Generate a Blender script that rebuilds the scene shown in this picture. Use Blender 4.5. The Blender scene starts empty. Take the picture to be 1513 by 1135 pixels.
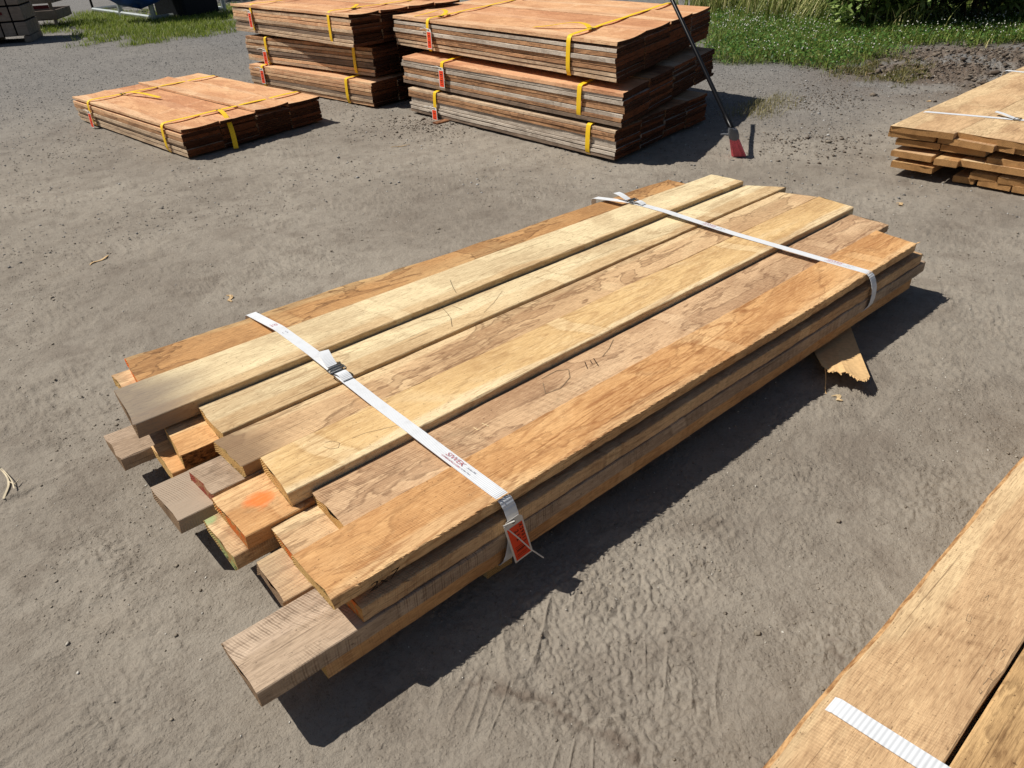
import bpy, math, random
import numpy as np
from mathutils import Vector, Matrix
random.seed(7); RNG=np.random.default_rng(11)
S=bpy.context.scene; COL=S.collection
rad=math.radians

# ------------------------------------------------------------------ camera (calibrated on the photograph)
W,H,F=1513.0,1135.0,1068.0
PIT,ROL,YAW=rad(32.65),rad(-3.05),rad(50.55)
CAM=Vector((0,0,1.6))
fw=Vector((math.cos(PIT)*math.cos(YAW),math.cos(PIT)*math.sin(YAW),-math.sin(PIT)))
r0=Vector((math.sin(YAW),-math.cos(YAW),0)); u0=r0.cross(fw)
rt=math.cos(ROL)*r0+math.sin(ROL)*u0; up=rt.cross(fw)
def at(x,y,z=0.0):
    """point of the place seen at a measured spot of the photograph, at height z"""
    d=fw*F+rt*(x-W/2)-up*(y-H/2); t=(z-CAM.z)/d.z
    return CAM+d*t
cd=bpy.data.cameras.new('camera'); co=bpy.data.objects.new('camera',cd); COL.objects.link(co)
M=Matrix((rt,up,-fw)).transposed().to_4x4(); M.translation=CAM; co.matrix_world=M
cd.sensor_width=36; cd.lens=F/W*36; cd.clip_start=0.02; cd.clip_end=1500
S.camera=co

# ------------------------------------------------------------------ light
SX,SY=0.455,-0.59                                  # shadow shift per metre of height
sd=Vector((-SX,-SY,1)).normalized()
elev=math.asin(sd.z); azi=math.atan2(sd.x,sd.y)
wd=bpy.data.worlds.new('World'); S.world=wd; wd.use_nodes=True
nt=wd.node_tree; bg=nt.nodes['Background']; sky=nt.nodes.new('ShaderNodeTexSky')
sky.sky_type='NISHITA'; sky.sun_disc=False; sky.sun_elevation=elev; sky.sun_rotation=azi
nt.links.new(sky.outputs[0],bg.inputs[0]); bg.inputs[1].default_value=0.05
sl=bpy.data.lights.new('sun','SUN'); sl.energy=5.0; sl.angle=rad(0.5); sl.color=(1,0.955,0.88)
so=bpy.data.objects.new('sun',sl); COL.objects.link(so); so.rotation_euler=sd.to_track_quat('Z','Y').to_euler(); so.location=(0,0,20)
S.view_settings.view_transform='Standard'; S.view_settings.look='None'; S.view_settings.exposure=0.0; S.view_settings.gamma=1
S.view_settings.use_curve_mapping=False

# ------------------------------------------------------------------ materials
def lin(r,g,b):
    f=lambda c:(c/255/12.92) if c/255<=0.04045 else ((c/255+0.055)/1.055)**2.4
    return (f(r),f(g),f(b),1)
class NT:
    def __init__(s,name):
        s.m=bpy.data.materials.new(name); s.m.use_nodes=True; s.t=s.m.node_tree
        s.b=s.t.nodes['Principled BSDF']
    def n(s,typ,ins=None,**kw):
        nd=s.t.nodes.new('ShaderNode'+typ)
        for k,v in kw.items(): setattr(nd,k,v)
        for k,v in (ins or {}).items():
            sk=nd.inputs[k]
            if hasattr(v,'is_output'): s.t.links.new(v,sk)
            else: sk.default_value=v
        return nd
    def math(s,op,a,b=0.0,c=0.0,clamp=False):
        nd=s.n('Math',{0:a,1:b,2:c},operation=op); nd.use_clamp=clamp; return nd.outputs[0]
    def vmath(s,op,a,b=(0,0,0)):
        return s.n('VectorMath',{0:a,1:b},operation=op).outputs[0]
    def scale(s,v,sc): return s.vmath('MULTIPLY',v,sc)
    def noise(s,v,scale=1,detail=2,rough=0.5,dist=0): 
        return s.n('TexNoise',{'Vector':v,'Scale':scale,'Detail':detail,'Roughness':rough,'Distortion':dist}).outputs[0]
    def ramp(s,f,a,b,x=0.0,y=1.0):
        nd=s.n('MapRange',{'Value':f,'From Min':a,'From Max':b,'To Min':x,'To Max':y},interpolation_type='SMOOTHSTEP'); return nd.outputs[0]
    def mix(s,f,a,b,blend='MIX'):
        nd=s.n('Mix',data_type='RGBA',blend_type=blend)
        for k,v in (('Factor',f),('A',a),('B',b)):
            sk=[i for i in nd.inputs if i.name==k and (i.type==('VALUE' if k=='Factor' else 'RGBA'))][0]
            if hasattr(v,'is_output'): s.t.links.new(v,sk)
            else: sk.default_value=v
        return [o for o in nd.outputs if o.type=='RGBA'][0]
    def bump(s,h,strength,dist,prev=None):
        ins={'Height':h,'Strength':strength,'Distance':dist}
        if prev is not None: ins['Normal']=prev
        return s.n('Bump',ins).outputs[0]
    def out(s,col=None,rough=None,normal=None,spec=None,**kw):
        for k,v in (('Base Color',col),('Roughness',rough),('Normal',normal),('Specular IOR Level',spec)):
            if v is None: continue
            if hasattr(v,'is_output'): s.t.links.new(v,s.b.inputs[k])
            else: s.b.inputs[k].default_value=v
        for k,v in kw.items(): s.b.inputs[k.replace('_',' ')].default_value=v
        return s.m
def mul(c,k): return (c[0]*k,c[1]*k,c[2]*k,1)
def plain(name,col,rough=0.6,spec=0.3,noise=0.15,metal=0.0,scale=30):
    t=NT(name); v=t.n('TexCoord').outputs['Object']
    f=t.noise(v,scale,4)
    m=t.out(t.mix(t.ramp(f,.3,.7),mul(col,1-noise),mul(col,1+noise*.6)),rough,t.bump(f,.15,.002),spec); t.b.inputs['Metallic'].default_value=metal
    return m

def wood(name,heart,sap,dark,sapk=0.5,sapdir=1.0,stain=0.4,saw=0.3,lines=0.5,grey=0.0,paint=None,graypatch=None,end=False,fuzz=1.0):
    """sawn board: x along the grain, y across, z thickness (object space)"""
    t=NT(name); co=t.n('TexCoord').outputs['Object']; rnd=t.n('ObjectInfo').outputs['Random']
    off=t.n('CombineXYZ',{0:t.math('MULTIPLY',rnd,37.0),1:t.math('MULTIPLY',rnd,11.0),2:t.math('MULTIPLY',rnd,5.0)}).outputs[0]
    v=t.vmath('ADD',co,off)
    y=t.n('SeparateXYZ',{0:co}).outputs
    warp=t.noise(t.scale(v,(1.1,5,5)),1,3)
    # cathedral figure: contour lines of a long stretched field
    fld=t.noise(t.scale(v,(0.75,6.5,5.0)),1,1.5,.45,.25)
    ph=t.math('MULTIPLY',fld,95.0)
    ln=t.math('SINE',t.math('ADD',ph,t.math('MULTIPLY',t.noise(t.scale(v,(6,60,60)),1,3),2.5)))
    ln=t.ramp(ln,.25,1.0)
    lmask=t.ramp(t.noise(t.scale(v,(1.3,5,5)),1,2),.38,.62)
    fib=t.noise(t.scale(v,(18,420,420)),1,3,.6)
    fib2=t.noise(t.scale(v,(26,150,150)),1,4,.6)
    blot=t.noise(t.scale(v,(3.0,8,8)),1,5,.6)
    # heart / sap zones
    sz=t.math('ADD',t.math('ADD',t.math('MULTIPLY',warp,1.6),t.math('MULTIPLY',y[1],6.0*sapdir)),-0.8)
    smask=t.ramp(sz,.12-(sapk-.5)*1.2,.26-(sapk-.5)*1.2)
    c=t.mix(smask,heart,sap)
    c=t.mix(t.ramp(blot,.38,.72,0,.50),c,t.mix(.5,c,dark,'MIX'))
    big=t.noise(t.scale(v,(1.4,3.2,3.2)),1,3,.55,.8)
    c=t.mix(t.ramp(big,.48,.58,0,.55),c,t.mix(.5,c,dark)); c=t.mix(t.ramp(big,.45,.30,0,.5),c,sap)
    # marks left across the board by the drying sticks
    bx=t.math('FRACT',t.math('ADD',t.math('ADD',t.math('MULTIPLY',y[0],.93),t.math('MULTIPLY',warp,.10)),t.math('ADD',rnd,t.math('MULTIPLY',y[1],.22))))
    bd=t.math('ABSOLUTE',t.math('SUBTRACT',bx,.5)); bm_=t.math('MULTIPLY',t.ramp(bd,.040,.028),t.ramp(t.noise(t.scale(v,(2,4,4)),1,2),.4,.55))
    c=t.mix(t.math('MULTIPLY',bm_,.42),c,mul(sap,1.05)); be=t.math('MULTIPLY',t.ramp(bd,.052,.040),t.ramp(bd,.026,.038))
    c=t.mix(t.math('MULTIPLY',be,t.math('MULTIPLY',t.ramp(fib2,.4,.6),.30)),c,mul(dark,.8))
    c=t.mix(t.math('MULTIPLY',t.math('MULTIPLY',ln,lmask),t.math('MULTIPLY',t.ramp(fib2,.3,.6,.5,1),lines*.85)),c,dark)
    # water stains with a dark rim, irregular outline
    sn=t.noise(t.scale(v,(2.1,6.5,6.5)),1,3.5,.62,.6)
    sn=t.math('ADD',sn,t.math('MULTIPLY',t.math('SUBTRACT',fib2,.5),.05)); sm=t.ramp(sn,.52,.56); rim=t.math('SUBTRACT',t.ramp(sn,.505,.525),t.ramp(sn,.527,.56))
    c=t.mix(t.math('MULTIPLY',sm,stain*.42),c,mul(dark,1.2))
    c=t.mix(t.math('MULTIPLY',t.math('MULTIPLY',rim,t.ramp(fib2,.25,.5,.2,1)),min(1,stain*.85)),c,mul(dark,.68))
    # saw marks
    a=0.32
    rx=t.math('ADD',t.math('MULTIPLY',y[0],math.cos(a)),t.math('MULTIPLY',y[1],math.sin(a)))
    rx=t.math('ADD',rx,t.math('MULTIPLY',warp,.05))
    sw=t.math('SINE',t.math('MULTIPLY',rx,900.0))
    sw2=t.math('SINE',t.math('MULTIPLY',rx,233.0))
    swm=t.ramp(t.noise(t.scale(v,(5,9,9)),1,3),.35,.65)
    sawv=t.math('MULTIPLY',t.math('ADD',sw,t.math('MULTIPLY',sw2,.6)),swm)
    c=t.mix(t.ramp(sawv,.1,1.1,0,saw*.6),c,dark)
    # fibre and specks
    c=t.mix(t.ramp(fib,.48,.70,0,.36),c,mul(dark,.9),'MIX')
    chk=t.noise(t.scale(v,(1.6,120,120)),1,2,.5); c=t.mix(t.math('MULTIPLY',t.ramp(chk,.66,.70),t.math('MULTIPLY',t.ramp(big,.4,.55),.6)),c,mul(dark,.45))
    dirt=t.noise(t.scale(v,(5,9,9)),1,5,.7,.5); c=t.mix(t.ramp(dirt,.58,.78,0,.30),c,lin(132,112,86))
    fz=t.noise(t.scale(v,(55,120,120)),1,3,.6)
    c=t.mix(t.ramp(fib2,.48,.76,0,.34),c,mul(dark,.75)); c=t.mix(t.ramp(fz,.50,.72,0,.22),c,mul(dark,.8))
    c=t.mix(t.ramp(fib2,.5,.22,0,.35),c,mul(sap,1.15))
    spk=t.noise(t.scale(v,(110,160,160)),1,2)
    c=t.mix(t.ramp(spk,.66,.74,0,.6),c,mul(dark,.35))
    if grey: 
        c=t.mix(t.ramp(t.noise(t.scale(v,(4,14,14)),1,4),.25,.75,grey*.45,grey),c,lin(138,124,108))
    if graypatch:   # weathered end of a board: x position, softness, colour
        gx,gs,gc=graypatch
        q=t.math('ADD',y[0],t.math('MULTIPLY',t.math('SUBTRACT',warp,.5),.35))
        c=t.mix(t.math('MULTIPLY',t.ramp(q,gx+gs,gx-gs),t.ramp(fib2,.2,.7,1.0,.78)),c,gc)
    if paint:
        px,py,pr,pc=paint
        dx=t.math('SUBTRACT',y[0],px); dy=t.math('SUBTRACT',y[1],py)
        d=t.math('SQRT',t.math('ADD',t.math('MULTIPLY',dx,dx),t.math('MULTIPLY',dy,dy)))
        d=t.math('ADD',d,t.math('MULTIPLY',t.math('SUBTRACT',t.noise(co,22,4),.5),pr*1.1))
        c=t.mix(t.math('MULTIPLY',t.ramp(d,pr,pr*.35),t.ramp(fib2,.25,.6,.55,.95)),c,pc)
    h=t.math('ADD',t.math('MULTIPLY',fib,.5*fuzz),t.math('ADD',t.math('MULTIPLY',fib2,.9*fuzz),t.math('MULTIPLY',sawv,.5*saw)))
    nm=t.bump(h,.8,.0022)
    return t.out(c,.78,nm,.18)
def endgrain(name,col,dark,paint=None,pk=.46):
    t=NT(name); co=t.n('TexCoord').outputs['Object']; rnd=t.n('ObjectInfo').outputs['Random']
    off=t.n('CombineXYZ',{0:0.0,1:t.math('MULTIPLY',rnd,11.0),2:t.math('ADD',t.math('MULTIPLY',rnd,.3),.12)}).outputs[0]
    v=t.vmath('ADD',co,off); q=t.n('SeparateXYZ',{0:t.vmath('ADD',co,t.n('CombineXYZ',{0:0.0,1:t.math('SUBTRACT',t.math('MULTIPLY',rnd,.16),.08),2:.14}).outputs[0])}).outputs
    r=t.math('SQRT',t.math('ADD',t.math('MULTIPLY',q[1],q[1]),t.math('MULTIPLY',q[2],q[2])))
    ln=t.math('SINE',t.math('ADD',t.math('MULTIPLY',r,900.0),t.math('MULTIPLY',t.noise(v,25,3),6)))
    nz=t.noise(t.scale(v,(200,200,200)),1,4,.65); bl=t.noise(v,14,4)
    c=t.mix(t.ramp(ln,-.5,1,0,.6),col,dark); c=t.mix(t.ramp(nz,.4,.75,0,.6),c,mul(dark,.6)); c=t.mix(t.ramp(bl,.45,.7,0,.5),c,mul(dark,.8))
    if paint: c=t.mix(t.ramp(t.noise(v,34,4),pk,pk+.1,0,.85),c,paint)
    return t.out(c,.9,t.bump(t.math('ADD',nz,t.math('MULTIPLY',ln,.3)),.8,.003),.1)

PAL=dict(
 orange=(lin(220,170,114),lin(232,192,140),lin(150,96,54)),
 tan   =(lin(218,182,138),lin(232,202,156),lin(142,104,72)),
 pink  =(lin(214,178,138),lin(228,196,156),lin(138,100,72)),
 yellow=(lin(226,190,134),lin(236,212,168),lin(164,120,76)),
 pale  =(lin(220,190,144),lin(238,218,174),lin(156,120,82)),
 brown =(lin(198,150,98),lin(214,176,124),lin(104,68,40)),
 grey  =(lin(190,166,140),lin(208,184,158),lin(114,92,74)))
EG=endgrain('end_grain',lin(222,184,120),lin(166,120,70))
EG_or=endgrain('end_grain_orange_paint',lin(206,160,98),lin(150,90,46),lin(238,104,28),.38)
EG_or2=endgrain('end_grain_faint_orange',lin(206,164,104),lin(140,88,46),lin(206,104,44))
EG_red=endgrain('end_grain_red_paint',lin(196,150,110),lin(130,80,60),lin(150,62,54))
EG_r=endgrain('end_grain_brown',lin(196,150,98),lin(140,100,62))
EG_gn=endgrain('end_grain_green_paint',lin(196,160,104),lin(130,100,60),lin(150,160,104))
EG_grey=endgrain('end_grain_weathered',lin(168,140,112),lin(104,82,62))
BARK=None
def bark_mat():
    t=NT('bark_edge'); v=t.n('TexCoord').outputs['Object']; f=t.noise(t.scale(v,(40,90,90)),1,5,.7)
    return t.out(t.mix(t.ramp(f,.35,.65),lin(70,42,24),lin(158,104,58)),.95,t.bump(f,1,.008),.1)
BARK=bark_mat()
def edge_mat():
    t=NT('waney_edge'); v=t.n('TexCoord').outputs['Object']; f=t.noise(t.scale(v,(30,90,90)),1,5,.7)
    return t.out(t.mix(t.ramp(f,.35,.65),lin(140,100,64),lin(202,160,112)),.9,t.bump(f,.8,.004),.1)
WANE=edge_mat()

# ------------------------------------------------------------------ object helpers
def tag(o,label=None,cat=None,group=None,kind=None):
    if label: o['label']=label
    if cat: o['category']=cat
    if group: o['group']=group
    if kind: o['kind']=kind
    return o
def empty(name,loc,label,cat,group=None,rz=0.0):
    o=bpy.data.objects.new(name,None); COL.objects.link(o); o.location=loc; o.rotation_euler=(0,0,rz); o.empty_display_size=.1
    return tag(o,label,cat,group)
class MB:
    def __init__(s): s.v=[]; s.f=[]; s.m=[]
    def add(s,vs,fs,mi=0):
        k=len(s.v); s.v+= [tuple(p) for p in vs]; s.f+=[tuple(i+k for i in f) for f in fs]; s.m+=[mi]*len(fs); return s
    def box(s,lo,hi,mi=0,rot=None,bev=0.0):
        x0,y0,z0=lo;x1,y1,z1=hi
        if bev<=0:
            vs=[(x0,y0,z0),(x1,y0,z0),(x1,y1,z0),(x0,y1,z0),(x0,y0,z1),(x1,y0,z1),(x1,y1,z1),(x0,y1,z1)]
            fs=[(3,2,1,0),(4,5,6,7),(0,1,5,4),(1,2,6,5),(2,3,7,6),(3,0,4,7)]
        else:
            b=bev; vs=[];
            for z,i in ((z0,b),(z0+b,0),(z1-b,0),(z1,b)):
                vs+=[(x0+i+b,y0+i,z),(x1-i-b,y0+i,z),(x1-i,y0+i+b,z),(x1-i,y1-i-b,z),(x1-i-b,y1-i,z),(x0+i+b,y1-i,z),(x0+i,y1-i-b,z),(x0+i,y0+i+b,z)]
            fs=[tuple(range(7,-1,-1)),tuple(range(24,32))]
            for r in range(3):
                for j in range(8): a=r*8+j; c=r*8+(j+1)%8; fs.append((a,c,c+8,a+8))
        if rot: vs=[rot@Vector(p) for p in vs]
        return s.add(vs,fs,mi)
    def tube(s,pts,r,n=8,mi=0,cap=True):
        pts=[Vector(p) for p in pts]; rs=r if isinstance(r,(list,tuple)) else [r]*len(pts)
        d=(pts[1]-pts[0]).normalized(); a=d.orthogonal().normalized(); rings=[]
        for i,p in enumerate(pts):
            dd=((pts[min(i+1,len(pts)-1)]-pts[max(i-1,0)])).normalized()
            a=(a-dd*a.dot(dd)).normalized(); b=dd.cross(a)
            rings+=[p+(a*math.cos(2*math.pi*j/n)+b*math.sin(2*math.pi*j/n))*rs[i] for j in range(n)]
        fs=[(i*n+j,i*n+(j+1)%n,(i+1)*n+(j+1)%n,(i+1)*n+j) for i in range(len(pts)-1) for j in range(n)]
        if cap: fs+=[tuple(range(n-1,-1,-1)),tuple(range((len(pts)-1)*n,len(pts)*n))]
        return s.add(rings,fs,mi)
    def ribbon(s,pts,wdir,w,th=0.0015,mi=0,up=None):
        """flat band through pts; wdir = direction of its width (vector or list)"""
        pts=[Vector(p) for p in pts]; n=len(pts); vs=[]
        for i,p in enumerate(pts):
            wd_=Vector(wdir[i] if isinstance(wdir,list) else wdir).normalized(); ww=w[i] if isinstance(w,list) else w
            t_=(pts[min(i+1,n-1)]-pts[max(i-1,0)]).normalized(); nn=t_.cross(wd_).normalized()
            vs+=[p-wd_*ww/2-nn*th/2,p+wd_*ww/2-nn*th/2,p+wd_*ww/2+nn*th/2,p-wd_*ww/2+nn*th/2]
        fs=[]
        for i in range(n-1):
            for j in range(4): a=i*4+j;b=i*4+(j+1)%4; fs.append((a,b,b+4,a+4))
        fs+=[(3,2,1,0),((n-1)*4,(n-1)*4+1,(n-1)*4+2,(n-1)*4+3)]
        return s.add(vs,fs,mi)
    def build(s,name,mats,parent=None,smooth=None,loc=None,rz=None):
        me=bpy.data.meshes.new(name); me.from_pydata([tuple(p) for p in s.v],[],s.f)
        mats=mats if isinstance(mats,(list,tuple)) else [mats]
        for m in mats: me.materials.append(m)
        me.polygons.foreach_set('material_index',s.m)
        import bmesh
        bm=bmesh.new(); bm.from_mesh(me); bmesh.ops.recalc_face_normals(bm,faces=bm.faces); bm.to_mesh(me); bm.free()
        if smooth is not None:
            me.shade_smooth(); me.set_sharp_from_angle(angle=rad(smooth))
        o=bpy.data.objects.new(name,me); COL.objects.link(o)
        if loc is not None: o.location=loc
        if rz is not None: o.rotation_euler=(0,0,rz)
        if parent: o.parent=parent
        return o
def npmesh(name,V,Fc,mats,parent=None):
    """V (n,3), Fc (m,k)"""
    me=bpy.data.meshes.new(name); V=np.asarray(V,np.float32); Fc=np.asarray(Fc,np.int32); k=Fc.shape[1]
    me.vertices.add(len(V)); me.vertices.foreach_set('co',V.ravel())
    me.loops.add(Fc.size); me.loops.foreach_set('vertex_index',Fc.ravel())
    me.polygons.add(len(Fc)); me.polygons.foreach_set('loop_start',np.arange(0,Fc.size,k,dtype=np.int32)); me.polygons.foreach_set('loop_total',np.full(len(Fc),k,np.int32))
    for m in (mats if isinstance(mats,(list,tuple)) else [mats]): me.materials.append(m)
    me.update(calc_edges=True)
    o=bpy.data.objects.new(name,me); COL.objects.link(o)
    if parent: o.parent=parent
    return o

# smooth 1-D noise for edges
def n1(n,per,amp,rg):
    k=max(2,int(n/per)+3); c=rg.normal(0,1,k); x=np.linspace(0,k-1.001,n); i=x.astype(int); f=x-i; f=f*f*(3-2*f)
    return amp*(c[i]*(1-f)+c[i+1]*f)
def timber(name,nl,nr,fl,fr,ztop,th,mats,seed=0,nseg=60,jit=.0012,live=None,bow=0.0,cup=0.0,cham=.0022,splinter=False,endj=.002,droop=0.0,lamp=1.0):
    """one sawn board. nl,nr: near-left / near-right top corners (x,y); fl,fr: far ones. left = +y side"""
    rg=np.random.default_rng(seed+100)
    nl,nr,fl,fr=[Vector((p[0],p[1])) for p in (nl,nr,fl,fr)]
    a=(nl+nr)/2; b=(fl+fr)/2; mid=(a+b)/2; ax=(b-a).normalized(); ang=math.atan2(ax.y,ax.x); ay=Vector((-ax.y,ax.x))
    loc=lambda p:(( (p-mid).dot(ax)),((p-mid).dot(ay)))
    NL,NR,FL,FR=map(loc,(nl,nr,fl,fr))
    u=np.linspace(0,1,nseg+1)
    yl=NL[1]*(1-u)+FL[1]*u; yr=NR[1]*(1-u)+FR[1]*u
    jl=n1(nseg+1,1.6,jit*.5,rg)+n1(nseg+1,nseg/4.,jit*.9,rg); jr=n1(nseg+1,1.6,jit*.5,rg)+n1(nseg+1,nseg/4.,jit*.9,rg)
    if live and 'l' in live: jl=(n1(nseg+1,12,.010,rg)+n1(nseg+1,3,.004,rg)+n1(nseg+1,1.2,.0018,rg))*lamp
    if live and 'r' in live: jr=n1(nseg+1,12,.007,rg)+n1(nseg+1,3,.003,rg)+n1(nseg+1,1.2,.0015,rg)
    yl=yl+jl; yr=yr+jr
    zb=bow*4*(u*(1-u))+n1(nseg+1,nseg/4.,.0010,rg)-droop*u
    prof=[(0,'c'),(0,'t-c'),('c','t'),(.2,'t'),(.4,'t'),(.6,'t'),(.8,'t'),('-c','t'),(1,'t-c'),(1,'c'),('-c',0),('c',0)]
    V=[];np_=len(prof)
    ll=n1(nseg+1,1.4,.6,rg)**2; lr=n1(nseg+1,1.4,.6,rg)**2
    for i in range(nseg+1):
        cl=cham*(1+min(3.5,ll[i])); cr=cham*(1+min(3.5,lr[i]))
        if live and 'l' in live: cl=max(cl,.006+.004*abs(ll[i]-1))
        for j,(py,pz) in enumerate(prof):
            left=(j<3 or j==np_-1); c=cl if left else cr
            w=yl[i]-yr[i]
            if py=='c': yy=yl[i]-c
            elif py=='-c': yy=yr[i]+c
            else: yy=yl[i]-w*py
            zz={'c':c*.6,'t-c':th-c*.8,'t':th,0:0.0}[pz]
            vv=(yl[i]-yy)/w
            zz+=cup*((2*vv-1)**2-.33)
            xn=NL[0]*(1-vv)+NR[0]*vv; xf=FL[0]*(1-vv)+FR[0]*vv
            V.append((xn*(1-u[i])+xf*u[i],yy,zz+zb[i]))
    for j in range(np_):     # slightly ragged ends
        e=rg.normal(0,endj); V[j]=(V[j][0]+e,V[j][1],V[j][2]); e=rg.normal(0,endj); k=nseg*np_+j; V[k]=(V[k][0]+e,V[k][1],V[k][2])
    mb=MB(); mb.v=V
    for i in range(nseg):
        for j in range(np_):
            a_=i*np_+j;b_=i*np_+(j+1)%np_
            mb.f.append((a_,a_+np_,b_+np_,b_))
            mb.m.append(2 if (live and (('l' in live and j in (0,1,np_-1)) or ('r' in live and j in (7,8,9)))) else 0)
    mb.f.append(tuple(range(np_))); mb.m.append(1)
    mb.f.append(tuple(range((nseg+1)*np_-1,nseg*np_-1,-1))); mb.m.append(1)
    if splinter:              # torn fibres along the right upper edge
        for _ in range(splinter):
            i=int(rg.integers(3,nseg-3)); x=V[i*np_][0]+rg.uniform(0,.05); y=yr[i]; l=rg.uniform(.006,.03); h=rg.uniform(.0,.006)
            wv=rg.uniform(.0006,.0018); dy=-rg.uniform(.001,.008)
            mb.add([(x,y+.002,th-.001),(x+l*.4,y+.004,th-.0005),(x+l,y+dy,th+h),(x+wv,y+.002,th-.003)],[(0,1,2),(0,2,3)],0)
    o=mb.build(name,list(mats)+([BARK] if len(mats)==2 else []),smooth=28,loc=(mid.x,mid.y,ztop-th),rz=ang)
    return o,ang,mid

# ------------------------------------------------------------------ MAIN BUNDLE of rough oak planks
W_={}
def wm(key,pal,**k):
    if key not in W_: W_[key]=wood('wood_'+key,*PAL[pal],**k)
    return W_[key]
GRP='rough sawn oak planks in the strapped main pile'
# rows from back to front:   y-left, y-right
ROW=dict(A=(2.800,2.548),B=(2.512,2.242),C=(2.236,2.030),D=(2.022,1.835),E=(1.819,1.608),F=(1.600,1.397),G=(1.390,1.188))
FAR=dict(A=(2.655,2.470),B=(2.448,2.238),C=(2.232,2.046),D=(2.038,1.843),E=(1.827,1.612),F=(1.604,1.394),G=(1.386,1.178))
ROW['A']=(2.795,2.520)
def mp(row,x0l,x0r,x1l,x1r,zt,th,mat,eg,label,seed,yl=None,yr=None,**k):
    a,b=ROW[row]; c,d=FAR[row]
    if yl is not None: c+=yl-a; a=yl
    if yr is not None: d+=yr-b; b=yr
    o,ang,mid=timber('oak_plank',(x0l,a),(x0r,b),(x1l,c),(x1r,d),zt,th,[mat,eg],seed=seed,**k)
    tag(o,label,'plank',GRP); return o
T=[]
lab='rough oak plank, '
A1=mp('A',.40,.373,3.45,3.46,.265,.046,wm('A','brown',stain=.75,lines=.6,sapk=.2,saw=.2,paint=(-1.545,-.10,.032,lin(236,112,44))),EG_or,'brown live-edged oak plank along the back of the pile, orange painted near end',1,live='l',endj=.003)
B1=mp('B',.292,.278,3.60,3.615,.302,.056,wm('B','pale',stain=.12,lines=.35,sapk=1.0,sapdir=1,saw=.15,graypatch=(-1.47,.14,lin(124,111,100))),EG_grey,'pale straight plank with a weathered grey near end, second from the back',2)
C1=mp('C',.476,.470,3.62,3.74,.277,.042,wm('C','pale',stain=.3,lines=.55,sapk=.75,sapdir=1.2,saw=.15),EG,'pale yellow plank with pencil lines, third from the back on top',3)
D1=mp('D',.440,.452,3.665,3.72,.268,.042,wm('D','tan',stain=.8,lines=.3,sapk=.3,sapdir=1.3,saw=.5,graypatch=(-1.53,.08,lin(138,112,86))),EG,'pinkish tan plank with wavy brown stains, middle of the top layer',4)
E1=mp('E',.506,.492,3.70,3.665,.281,.052,wm('E','yellow',stain=.25,lines=.5,sapk=.35,sapdir=-1.2,saw=.1),EG,'golden yellow plank, third from the front on top',5)
F1=mp('F',.556,.549,3.62,3.60,.255,.035,wm('F','pink',stain=.7,lines=.35,sapk=.1,saw=.7),EG,'pinkish brown plank with scuffs, second from the front on top',6)
G1=mp('G',.392,.396,3.44,3.40,.276,.038,wm('G','orange',stain=.45,lines=.8,sapk=.25,sapdir=-1,saw=.3),EG,'orange front plank on top, marked 2x7 on its side',7,splinter=420,cham=.0022,jit=.0018,nseg=150)
# second layer
A2=mp('A',.336,.334,3.40,3.40,.217,.052,wm('t2','tan',stain=.5,saw=.3),EG,'plank under the back live-edged plank, tan near end showing',12)
B2=mp('B',.372,.372,3.45,3.45,.244,.052,wm('t2','tan'),EG,'hidden plank under the grey-ended plank, set back in shade',13,yl=2.50,yr=2.30)
C2=mp('C',.363,.344,3.50,3.50,.233,.053,wm('c2','orange',stain=.3,lines=.4,saw=.1),EG,'short orange step of plank with ragged bark side below the pale planks',14,yl=2.285,yr=2.070,live='r')
D2=mp('D',.338,.350,3.55,3.55,.225,.045,wm('d2','grey',stain=.3,saw=.5,lines=.2),EG_red,'plank with a red painted near end in the second layer',15,yl=2.000,yr=1.832)
E2=mp('E',.339,.344,3.55,3.55,.228,.048,wm('e2','orange',stain=.6,lines=.4,saw=.1,paint=(-1.505,.005,.052,lin(240,128,62))),EG_or2,'second layer plank with orange spray paint on top near its end',16,yl=1.812,yr=1.588)
F2=mp('F',.415,.412,3.50,3.50,.219,.048,wm('f2','tan',stain=.6,lines=.3,saw=.4),EG_or2,'second layer plank between orange sprayed plank and front plank',17,yl=1.580,yr=1.375)
G2=mp('G',.440,.452,3.46,3.45,.218,.049,wm('g2','tan',stain=.3,lines=.4,saw=.5),EG_or2,'second plank down on the front side with a light fuzzy edge',18,yl=1.372,yr=1.164,splinter=200,jit=.0018,nseg=110)
# third layer
A3=mp('A',.206,.208,3.35,3.35,.164,.050,wm('a3','grey',stain=.2,saw=.3,lines=.2),EG_grey,'pale plank end sticking out low at the far left corner of the pile',22,yl=2.490,yr=2.300)
B3=mp('B',.306,.303,3.40,3.40,.178,.050,wm('c2','orange'),EG,'low orange plank end in the hole behind the ragged step',23,yl=2.285,yr=2.080)
C3=mp('C',.229,.239,3.40,3.40,.178,.050,wm('c3','grey',stain=.3,saw=.6,lines=.2,graypatch=(-1.45,.05,lin(168,150,130))),EG_grey,'grey plank end sticking out low below the red ended plank',24,yl=2.062,yr=1.846)
AA=mp('A',.36,.36,3.35,3.35,.164,.050,wm('t2','tan'),EG,'low hidden plank under the back edge of the pile',29,yl=2.79,yr=2.53)
E3=mp('E',.297,.300,3.45,3.45,.178,.050,wm('e3','tan',stain=.5,saw=.4,lines=.3,paint=(-1.57,.09,.035,lin(150,172,120))),EG_gn,'plank end with a green tint under the orange sprayed plank',25,yl=1.802,yr=1.595)
F3=mp('F',.340,.332,3.45,3.45,.170,.050,wm('f3','tan',stain=.5,saw=.3,grey=.4),EG_grey,'dull plank end under the pile beside the long grey plank',26,yl=1.545,yr=1.362)
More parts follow.
